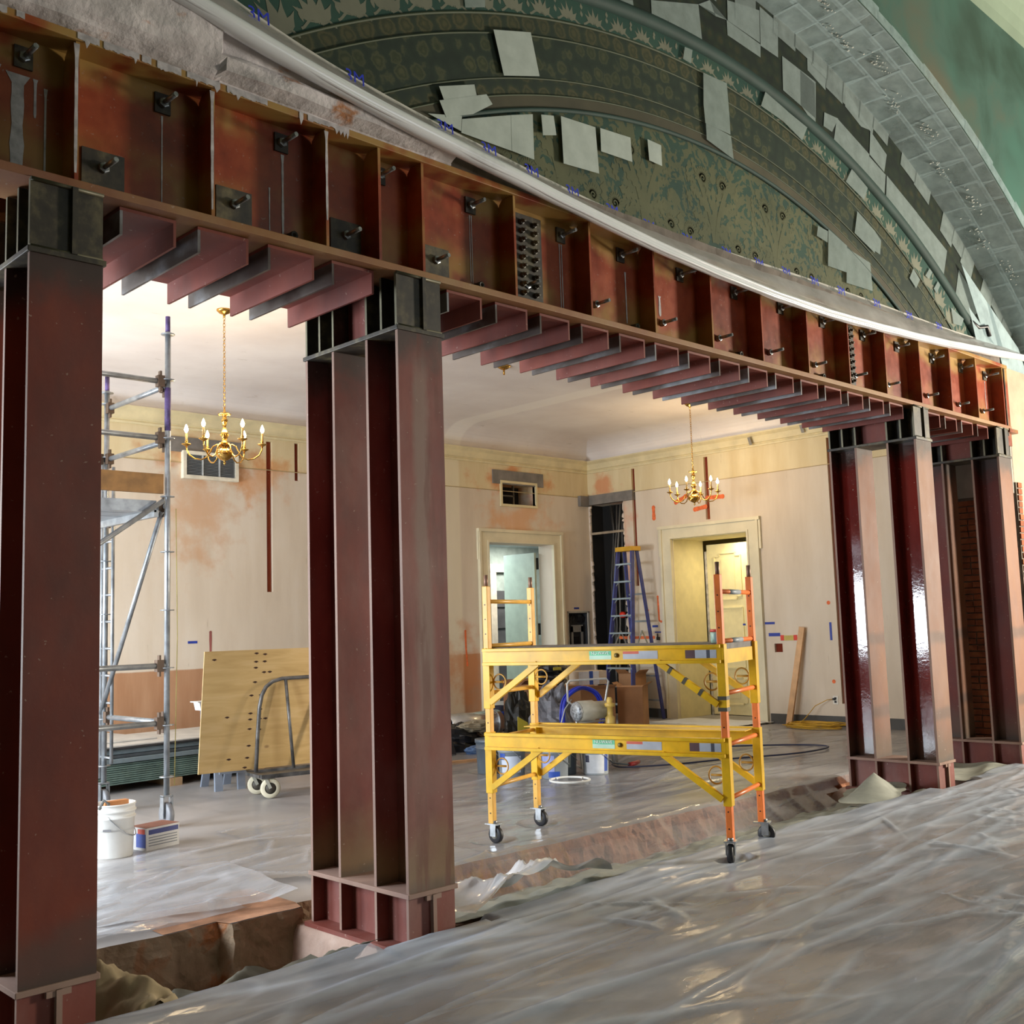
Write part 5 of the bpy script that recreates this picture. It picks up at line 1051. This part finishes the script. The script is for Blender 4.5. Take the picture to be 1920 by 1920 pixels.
obj('dark_shovel', B().tube([(8.85, 10.5, .02), (8.72, 10.62, .75)], .014, 8).prism([(8.80, 10.36, .0), (8.97, 10.42, .0), (8.93, 10.5, .3), (8.80, 10.46, .3)], (.02, .05, 0)), plain('#2b2d38', .5), label='dark shovel leaning beside the dusty column', cat='shovel')
t = thing('dark_bin', (11.38, 12.2, 0), 'small dark bin standing left of the back-wall doorway', 'bin'); obj('bin_body', B().lathe([(.10, 0), (.12, .38), (.11, .38), (.095, .02), (0, .02)], n=16), plain('#2a2c3c', .5), t, local=True); obj('bin_band', B().lathe([(.118, .24), (.122, .24), (.123, .30), (.119, .30)], n=16), M_blue, t, local=True)
obj('floor_lumber', B().bar((8.0, 9.85, .022), (9.9, 9.25, .022), .09, .04), plain('#b3865a', .7), label='length of lumber lying on the floor right of the dusty column', cat='lumber')
obj('leaning_stud', B().bar((14.05, 8.80, .012), (14.19, 8.57, 1.44), .09, .038, (1, 0, 0)), plain('#d6a878', .6, var=.1), label='pale wooden stud leaning against the right wall', cat='lumber')
t = thing('extension_cord', (13.95, 8.35, 0), 'yellow extension cord coiled on the floor and plugged into the right wall', 'cord'); b = B(); random.seed(12)
for k in range(12):
    cx, cy, r1, r2 = 13.9 + random.uniform(-.06, .06), 8.30 + random.uniform(-.1, .1), random.uniform(.14, .26), random.uniform(.3, .46); b.tube([(cx + r1 * cos(q * pi / 9), cy + r2 * sin(q * pi / 9), .012 + k * .006 + .004 * sin(q * 1.7 + k)) for q in range(18)], .006, 5, closed=True)
b.tube([(13.9, 8.55, .05), (14.0, 8.5, .12), (14.1, 8.38, .30), (14.17, 8.22, .385), (14.23, 8.15, .395)], .006, 6)
obj('cord_coil', b, plain('#c99a26', .5, var=.1), t); obj('cord_plug', B().box(14.20, 14.24, 8.125, 8.155, .38, .41), M_black, t)
cp = [(9.15, 8.0), (9.05, 7.75), (9.5, 7.45), (10.2, 7.2), (11.0, 6.85), (11.6, 6.8), (11.85, 6.95), (11.75, 7.3), (11.2, 7.9), (10.5, 8.3), (10.1, 8.6)]
def spline(T, n=8):
    out = []
    for i in range(len(T) - 1):
        p0, p1, p2, p3 = T[max(0, i - 1)], T[i], T[i + 1], T[min(len(T) - 1, i + 2)]
        for q in range(n):
            s = q / n; out.append(tuple(.5 * (2 * b_ + (c_ - a_) * s + (2 * a_ - 5 * b_ + 4 * c_ - d_) * s * s + (-a_ + 3 * b_ - 3 * c_ + d_) * s ** 3) for a_, b_, c_, d_ in zip(p0, p1, p2, p3)))
    return out + [tuple(T[-1])]
obj('loose_cable', B().tube([(x, y, .035) for x, y in spline(cp)], .010, 6), plain('#33364e', .5), label='dark cable looped across the far floor behind the yellow scaffold', cat='cable')
t = thing('red_spray_gun', (9.3, 7.78, .03), 'red handled spray gun lying on the floor right of the pails', 'spray gun'); obj('gun_handle', B().tube([(9.15, 7.75, .05), (9.3, 7.78, .05), (9.42, 7.85, .045)], .025, 8), plain('#b0302e', .4), t); obj('gun_hose', B().tube([(9.15, 7.75, .05), (9.05, 7.9, .07), (9.0, 8.0, .16), (8.95, 8.12, .3)], .009, 6), M_pd, t)
# ================================================================ yellow rolling scaffold
M_yel2 = plain('#e8b608', .35, var=.12, scale=7); M_yel3 = plain('#e8b04a', .4, var=.12, scale=7); M_or = plain('#f07e34', .38, var=.14, scale=7)
t = thing('rolling_scaffold', (5.523, 6.026, 0), 'yellow rolling scaffold with orange end frame straddling the trench', 'scaffold', radians(-73.1))
SL, SW, SB, ST = 1.824, .712, .14, 1.90
def cast(x, y, ang):
    o = obj('caster_wheel', B().lathe([(.02, -.018), (.055, -.02), (.062, -.012), (.062, .012), (.055, .02), (.02, .018)], (0, 0, 0), 18, 'X'), plain('#26262a', .5), t, local=True)
    obj('caster_fork', B().box(-.032, -.026, -.02, .03, -.01, .075).box(.026, .032, -.02, .03, -.01, .075).box(-.04, .04, -.03, .05, .072, .082).lathe([(.02, .08), (.02, .10)], (0, .01, 0), 10), M_zinc, o, local=True)
    obj('wheel_hub', B().lathe([(.0, -.022), (.03, -.022), (.03, .022), (.0, .022)], (0, 0, 0), 12, 'X'), plain('#8d8a80', .5), o, local=True)
    obj('brake_pedal', B().box(-.02, .02, .04, .09, .07, .076), M_zinc, o, local=True)
    o.matrix_local = Matrix.Translation((x, y, .064)) @ Matrix.Rotation(ang, 4, 'Z') @ Matrix.Translation((0, -.03, 0))
q = .026
for x, m, nm in ((0, M_yel3, 'end_frame'), (SL, M_or, 'end_frame')):
    fr_ = obj(nm, B().box(x - q / 1.2, x + q / 1.2, -q, q, SB, ST).box(x - q / 1.2, x + q / 1.2, SW - q, SW + q, SB, ST), m, t, local=True, bevel=.004)
    if x: fr_['label'] = 'orange end frame'
    for z in (1.785, 1.45, 1.10, .76, .41): obj('rung', B().tube([(x, q, z), (x, SW - q, z)], .016, 8), m, fr_, local=True)
    for y in (0, SW):
        obj('coupling_pin', B().tube([(x, y, ST - .01), (x, y, ST + .085)], .016, 10), plain('#8a6a58', .5, .4), fr_, local=True)
        b = B()
        for z in [.22 + .11 * k for k in range(15)]: b.lathe([(.005, -.002), (.005, .002)], (x, y - q - .0005, z), 6, 'Y'); b.lathe([(.005, -.002), (.005, .002)], (x - q / 1.2 - .0005, y, z + .03), 6, 'X')
        obj('pin_hole', b, M_black, fr_, local=True, kind='stuff')
cast(0, 0, radians(80)); cast(0, SW, radians(84)); cast(SL, 0, radians(10)); cast(SL, SW, radians(95))
# grey tape round the orange rungs
for z in (1.785, 1.45): obj('rung_tape', B().tube([(SL, .22, z), (SL, .46, z)], .0175, 8), plain('#9aa4ac', .5), t, local=True)
for deck, name in ((1.43, 'upper_platform'), (.81, 'lower_platform')):
    zt, zb = deck, deck - .125
    for y, s in ((0, -1), (SW, 1)):
        yo = y + s * .030
        b = B().box(-.01, SL + .01, yo - .004, yo + .004, zb + .004, zt - .004).box(-.01, SL + .01, min(yo - s * .006, yo + s * .042), max(yo - s * .006, yo + s * .042), zt - .022, zt).box(-.01, SL + .01, min(yo - s * .006, yo + s * .042), max(yo - s * .006, yo + s * .042), zb, zb + .022)
        rail = obj('side_rail', b, M_yel2, t, local=True, bevel=.002); rail['label'] = 'yellow side rail of the %s' % name.replace('_', ' ')
        for x, e in ((0, 1), (SL, -1)):
            obj('rail_sleeve', B().box(x - .029, x + .029, y - .033, y + .033, deck - .445, deck + .002), M_yel2, rail, local=True, bevel=.003)
            obj('knee_brace', B().bar((x + e * .03, yo, deck - .40), (x + e * .44, yo, zb + .01), .034, .042), M_yel2, rail, local=True)
            obj('spring_pin_ring', B().tube([(x + e * .07, y + s * .01 + .05 * sin(k * pi / 8) * 0 , deck - .25 + .058 * cos(k * pi / 8)) if False else (x + e * (.085 + .052 * sin(k * pi / 8)), y - s * .02, deck - .25 + .058 * cos(k * pi / 8)) for k in range(16)], .006, 6, closed=True).tube([(x + e * .02, y - s * .02, deck - .25), (x + e * .12, y - s * .02, deck - .25)], .008, 6), plain('#c9983a', .4), rail, local=True)
        if s < 0:
            yf = yo - .0055
            for (a, c, z0, z1, m) in ((.86, 1.03, zb + .034, zb + .062, plain('#b9ddc8', .5)), (.86, 1.03, zb + .062, zb + .094, plain('#6cc79a', .5)), (1.12, 1.38, zb + .034, zb + .07, plain('#b3b9c4', .5)), (1.12, 1.24, zb + .07, zb + .088, plain('#d0604a', .5)), (1.24, 1.38, zb + .07, zb + .09, plain('#b3b9c4', .5)), (1.58, 1.65, zb + .034, zb + .09, plain('#5a3f44', .5)), (1.65, 1.73, zb + .034, zb + .09, plain('#b9c4d4', .5)), (1.73, 1.755, zb + .034, zb + .09, plain('#4a5060', .5)), (1.755, 1.80, zb + .034, zb + .09, plain('#b9c4d4', .5))):
                if deck > 1 or a < 1.8: obj('safety_sticker', B().box(a, c, yf, yf + .002, z0, z1), m, rail, local=True)
            text('NU-WAVE', .030, plain('#eef6f0', .5), rail, MW[t.name] @ facing((.945, yf - .004, zb + .078), (0, -1, 0)), 'sticker_lettering')
            obj('rail_bolt', B().lathe([(.016, 0), (.016, -.01), (0, -.012)], (1.07, yo - .004, zb + .062), 10, 'Y'), plain('#7a6a3a', .5, .4), rail, local=True)
    obj('deck_board', B().box(-.005, SL + .005, .03, SW - .03, zt - .035, zt + .004) if deck > 1 else B().box(.02, SL - .02, SW - .22, SW - .035, zt - .01, zt - .004), plain('#6f6a66', .7, var=.25, scale=12) if deck > 1 else M_yel2, t, local=True)
    if deck > 1: obj('deck_end', B().box(SL + .0, SL + .012, .04, SW - .04, zt - .13, zt - .035), M_yel2, t, local=True)
# black worn tape bands on the right knee brace
b = B()
for f in (.28, .55, .8):
    p0 = Vector((SL - .03, -.03, 1.03)); p1 = Vector((SL - .44, -.03, 1.315)); a = p0 + (p1 - p0) * (f - .025); c = p0 + (p1 - p0) * (f + .025); b.bar(a, c, .036, .044)
obj('grip_tape', b.box(SL - .031, SL + .031, -.035, .035, 1.06, 1.085).box(SL - .031, SL + .031, -.035, .035, .985, 1.01), plain('#4a4636', .6), t, local=True)
jp = MW[t.name] @ Vector((1.72, .22, 1.4345))
j = thing('sealant_jar', tuple(jp), 'small pale green jar with a red lid on the upper scaffold platform', 'jar')
obj('jar_body', B().lathe([(.036, 0), (.04, .004), (.04, .07), (.036, .078), (0, .078)], n=18), plain('#a9c7b4', .4, var=.2, scale=30), j, local=True); obj('jar_lid', B().lathe([(.042, .076), (.042, .092), (.038, .095), (0, .095)], n=18), plain('#c94a40', .4), j, local=True)
obj('jar_label', B().grid(lambda u, v: (.0408 * cos(3.4 + 1.6 * u), .0408 * sin(3.4 + 1.6 * u), .012 + .05 * v), 8, 1), plain('#8fb0b8', .5), j, local=True)
# ================================================================ plastic sheeting and drop cloths on the floors
M_pl = film_mat('floor_plastic', .38, '#bec6d4', .13, .2, .8, .12); M_pl2 = film_mat('floor_plastic_far', .26, '#bfc1c6', .10, .45, .35, .15); M_plw = film_mat('bunched_plastic', .9, '#e4e8ee', .12)
def rid(x, y, a, s, st, seed):
    """creases stretched along direction a"""
    c, s_ = cos(a), sin(a); u, v = (x * c + y * s_) * s / st, (-x * s_ + y * c) * s
    return 1 - 2 * abs(mnoise.noise((u, v, seed)))
def wr(x, y, k=1.0):
    w = max(0, rid(x, y, -.06, .9, 5, 1.3)) ** 5 * .016 + max(0, rid(x, y, .12, 2.4, 7, 5.1)) ** 5 * .010 + max(0, rid(x, y, -.30, 3.6, 7, 8.8)) ** 5 * .007
    w += .008 * mnoise.noise((x * .5, y * .6, 4)) + .0022 * mnoise.noise((x * 3.1, y * 7, 2)) + .0014 * mnoise.noise((x * 8, y * 17, 6))
    return max(0, .010 + w * k)
CR = []
def add_creases(n, x0, x1, y0, y1, a0, spread, L0, L1, h0, h1, seed):
    random.seed(seed)
    for _ in range(n):
        a = a0 + random.gauss(0, spread); CR.append((random.uniform(x0, x1), random.uniform(y0, y1), cos(a), sin(a), random.uniform(L0, L1), random.uniform(h0, h1), random.uniform(.025, .07), random.uniform(-.05, .05)))
add_creases(34, 1.5, 11, .8, 4.4, .04, .10, 1.0, 3.2, .006, .018, 5)
add_creases(60, 1.5, 12, .8, 4.5, .02, .35, .25, .9, .005, .014, 6)
for (cx_, cy_) in ((5.9, 2.5), (7.4, 3.2), (8.6, 3.6), (6.6, 1.7), (9.6, 3.9), (4.7, 3.9)):    # spots where the sheet has been kicked into a star of folds
    add_creases(9, cx_ - .25, cx_ + .25, cy_ - .15, cy_ + .15, .8, .9, .12, .4, .008, .02, int(cx_ * 10))
def crease(x, y):
    """height and milkiness of the folds at a point: sharp little tents along short lines"""
    h = 0; m = 0
    for (cx, cy, c, s_, L, H, w, k) in CR:
        dx, dy = x - cx, y - cy; u = dx * c + dy * s_
        if abs(u) > L: continue
        v = abs(-dx * s_ + dy * c + k * u * u)
        if v > w: continue
        e = (1 - (u / L) ** 2) * (1 - v / w); h = max(h, H * e); m = max(m, e)
    return h, m
FLAT = [(8.02, 8.42, .2), (8.22, 7.98, .2), (8.5, 8.12, .2), (8.7, 7.84, .2), (8.1, 8.86, .2), (9.08, 8.25, .5), (9.78, 9.5, .4), (10.02, 10.35, .35), (10.95, 10.75, .62), (12.05, 10.95, .5), (8.06, 7.62, .28), (9.3, 7.78, .3), (5.52, 6.03, .12), (6.2, 6.23, .12), (6.05, 4.28, .12), (6.74, 4.49, .12), (9.4, 10.7, .5)]
def flat(x, y, z):
    for (cx, cy, r) in FLAT:
        d = (x - cx) ** 2 + (y - cy) ** 2
        if d < (r * 1.4) ** 2:
            f = min(1, max(0, (sqrt(d) / r - 1) / .4)); z = .0025 + (z - .0025) * f
    return z
def sheetgrid(x0, x1, y0, y1, step_x, step_y, fz, keep, warp=None):
    b = B(); nx, ny = int((x1 - x0) / step_x), int((y1 - y0) / step_y); idx = {}; b.at = []
    def vid(i, j):
        if (i, j) not in idx:
            x, y = x0 + i * step_x, y0 + j * step_y; idx[i, j] = len(b.v); h, m = crease(x, y); b.v.append((x, y, flat(x, y, fz(x, y) + h) if y < 4.3 or y > 5.75 else fz(x, y))); b.at.append(m)
        return idx[i, j]
    for i in range(nx):
        for j in range(ny):
            if keep(x0 + (i + .5) * step_x, y0 + (j + .5) * step_y): b.f.append((vid(i, j), vid(i + 1, j), vid(i + 1, j + 1), vid(i, j + 1))); b.sm.append(True)
    return b
def sheet_obj(b, m, label):
    o = obj('plastic_sheet', b, m, label=label, cat='plastic sheet', fix=False); at = o.data.attributes.new('crease', 'FLOAT', 'POINT'); at.data.foreach_set('value', b.at); return o
def near_edge(x):
    if x > 12.05 or x < 1.0: return 4.58
    e = 4.60 + .07 * mnoise.noise((x * .9, 1, 0)) + .03 * mnoise.noise((x * 3.1, 2, 0))
    if 3.3 < x < 4.05: e = min(e, 4.50 - .02)
    if 9.5 < x < 10.3: e = min(e, 4.47)
    if 11.4 < x < 12.2: e = min(e, 4.48)
    if 4.0 < x < 5.2: e -= .04
    return e
def zn(x, y):
    e = near_edge(x); d = e - y; z = wr(x, y) + .012
    z += .02 * math.exp(-((d) / .22) ** 2) * (.6 + .6 * mnoise.noise((x * 2.2, 0, 9)))      # the sheet bunches up at the trench
    if d < .06: z -= (.06 - d) * 1.1
    return z
nb = sheetgrid(.9, 13.2, .7, 4.8, .022, .022, zn, lambda x, y: y < near_edge(x) and not (1.55 < x < 1.98 and y > 4.52))
sheet_obj(nb, M_pl, 'large wrinkled clear plastic sheet covering the near floor up to the trench')
def fold(x, y): return max(0, 1 - abs((y - 6.35) - (x - 3.4) * -.35) / .10) * .02
def zf(x, y):
    z = wr(x * 1.1, y * 1.2 + 7, .8) + .006
    if x < 5.2 and y < 7: z += max(0, rid(x, y, .5, 2.2, 3, 3.7)) ** 3 * .02
    if y < YE + .03:                      # over the edge and down the broken masonry
        d = YE + .03 - y; z = z + .012 - d * .62 - (.02 if d > .1 else 0) * 1 + .02 * max(0, rid(x, y, 1.3, 2.5, 3, 6)) ** 2
    return z
def keepf(x, y):
    if 3.45 < x < 4.0 and y < 5.60: return False
    if 9.65 < x < 10.12 and y < 5.58: return False
    low = 5.68 if x < 3.95 else 5.24 + .05 * mnoise.noise((x * 1.7, 0, 0))
    if x > 9.4: low = 5.52
    if y < low: return False
    hi = 8.1 + .15 * mnoise.noise((x * .8, 3, 0)) if x < 6.6 else 11.0 + .2 * mnoise.noise((x, 0, 5)) - max(0, 8.2 - x) * 1.2
    if x < 4.4: hi = min(hi, 7.7 + .1 * mnoise.noise((x * 2, 3, 3)))
    return y < hi and not (3.32 < x < 3.95 and y < 6.4 and y < 6.3 - (x - 3.3) * .25)
CR.clear(); add_creases(40, 2, 11, 5.9, 9.5, .0, .35, .3, 1.4, .004, .012, 15); add_creases(30, 2, 5, 5.8, 7.6, .5, .5, .2, .7, .006, .016, 16)
sheet_obj(sheetgrid(1.2, 13.4, 5.2, 11.3, .032, .032, zf, keepf), M_pl2, 'thin clear plastic sheet over the far floor, hanging over the trench edge')
# turned-back corner of the far sheet, left of the dusty column
def zc_(u, v):
    x = 2.35 + 1.25 * u + .25 * v; y = 6.0 + .95 * v - .35 * u * (1 - v)
    return (x, y, .03 + .015 * max(0, rid(x, y, .7, 3, 3, 2)) ** 2 + .05 * max(0, u - .85) / .15 * (1 - v))
obj('plastic_flap', B().grid(zc_, 40, 30), film_mat('flap_plastic', .40, '#b9bcc2', .14, .4, .7, .3), label='turned-back flap of clear plastic on the floor left of the dusty column', cat='plastic sheet', fix=False)
def cloth_mat(name, a, b_):
    t = NT(name); t.bump(t.noise(160, 2), .15, .002); return t.fin(t.ramp(t.noise(5, 5), [(.3, a), (.7, b_)]), .9, 0, .15)
M_dc = cloth_mat('drop_cloth', '#8b8d84', '#a5a69c'); M_dc2 = cloth_mat('drop_cloth_dark', '#55534a', '#7a776a')
def cloth(x0, x1, y0, y1, fz, m, label, nx, ny):
    return obj('drop_cloth', B().grid(lambda u, v: (x0 + (x1 - x0) * u, y0 + (y1 - y0) * v, fz(x0 + (x1 - x0) * u, y0 + (y1 - y0) * v, u, v)), nx, ny), m, label=label, cat='drop cloth', fix=False)
def zc1(x, y, u, v):
    return .01 - .20 * sin(min(1, v * 1.1) * pi / 2) + .07 * max(0, rid(x, y, .25, 2.4, 2.5, 2)) ** 2 * min(1, v * 4) * (1 - v * .6) + .025 * mnoise.noise((x * 7, y * 9, 1)) * min(1, v * 3) - .06 * max(0, v - .85)
cloth(4.02, 9.62, 4.56, 5.40, zc1, M_dc, 'grey canvas drop cloth bunched in the trench under the yellow scaffold', 170, 34)
def zc2(x, y, u, v): return -.02 - .24 * sin(min(1, v * 1.4) * pi / 2) + .10 * max(0, rid(x, y, .2, 2.2, 2.2, 7)) ** 2 * min(1, v * 4) + .03 * mnoise.noise((x * 8, y * 9, 3)) + .05 * max(0, min(1, (x - 2.85) / .45))
cloth(2.0, 3.42, 4.58, 5.25, zc2, M_dc2, 'dark olive drop cloth fallen into the trench between the first two columns', 60, 30)
cloth(10.16, 11.56, 4.5, 5.4, lambda x, y, u, v: -.01 - .05 * v + .05 * max(0, rid(x, y, .4, 2, 2, 4)) ** 2, M_dc, 'grey drop cloth between the glossy column and the last column', 40, 24)
# peaked tent of cloth left of the glossy column, and the scrap beside the nearest column
b = B(); n = 40
def tent(u, v):
    a = u * 2 * pi; r = v * (.46 + .14 * sin(a * 2 + .5) + .10 * mnoise.noise((cos(a) * 1.5, sin(a) * 1.5, 2))); x, y = 9.10 + r * cos(a) * 1.15, 4.86 + r * sin(a) * .62
    return (x, y, max(.012, .19 * max(0, 1 - v * (1.1 + .25 * sin(a + 1))) ** 1.1 + .025 * mnoise.noise((x * 4, y * 4, 8)) * v - .02 * v))
obj('cloth_peak', B().grid(tent, 60, 14), M_dc, label='pale cloth pulled up to a peak left of the glossy column', cat='drop cloth', fix=False)
def scrap(u, v): 
    x = 2.02 + .36 * u + .05 * sin(v * 5); y = 4.60 + .40 * v; return (x, y, -.10 + .22 * sin(u * pi) * (.5 + .5 * v) + .05 * mnoise.noise((u * 6, v * 6, 2)))
obj('canvas_scrap', B().grid(scrap, 24, 20), cloth_mat('canvas', '#8a7a5e', '#a8987a'), label='stiff beige canvas scrap standing up beside the nearest column', cat='cloth', fix=False)
def bun(u, v):
    x = 4.0 + 1.25 * u; y = 4.52 + .52 * v + .1 * u; return (x, y, .05 - .05 * v + (.14 * max(0, rid(x, y, .55, 3.2, 2, 5)) ** 2 + .04 * max(0, rid(x, y, -.2, 6, 2, 1)) ** 2) * sin(u * pi) ** .5 * (1 - .3 * v))
obj('bunched_plastic', B().grid(bun, 90, 40), M_plw, label='bunched shiny white plastic right of the dusty column base', cat='plastic sheet', fix=False)
b = B(); random.seed(17)
for i in range(160):
    x = random.uniform(2.0, 9.5); y = random.uniform(5.0, 5.55); s_ = random.uniform(.01, .045)
    if 3.4 < x < 4.05: continue
    P = [Vector((x + s_ * random.uniform(-1, 1), y + s_ * random.uniform(-1, 1), -.33 + s_ * random.uniform(0, 1.6))) for _ in range(4)]; nn = len(b.v); b.v += [tuple(p) for p in P]; b.f += [(nn, nn + 1, nn + 2), (nn, nn + 1, nn + 3), (nn + 1, nn + 2, nn + 3), (nn, nn + 2, nn + 3)]; b.sm += [False] * 4
obj('rubble', b, M_rubble, label='loose masonry rubble lying in the trench', cat='rubble', kind='stuff')
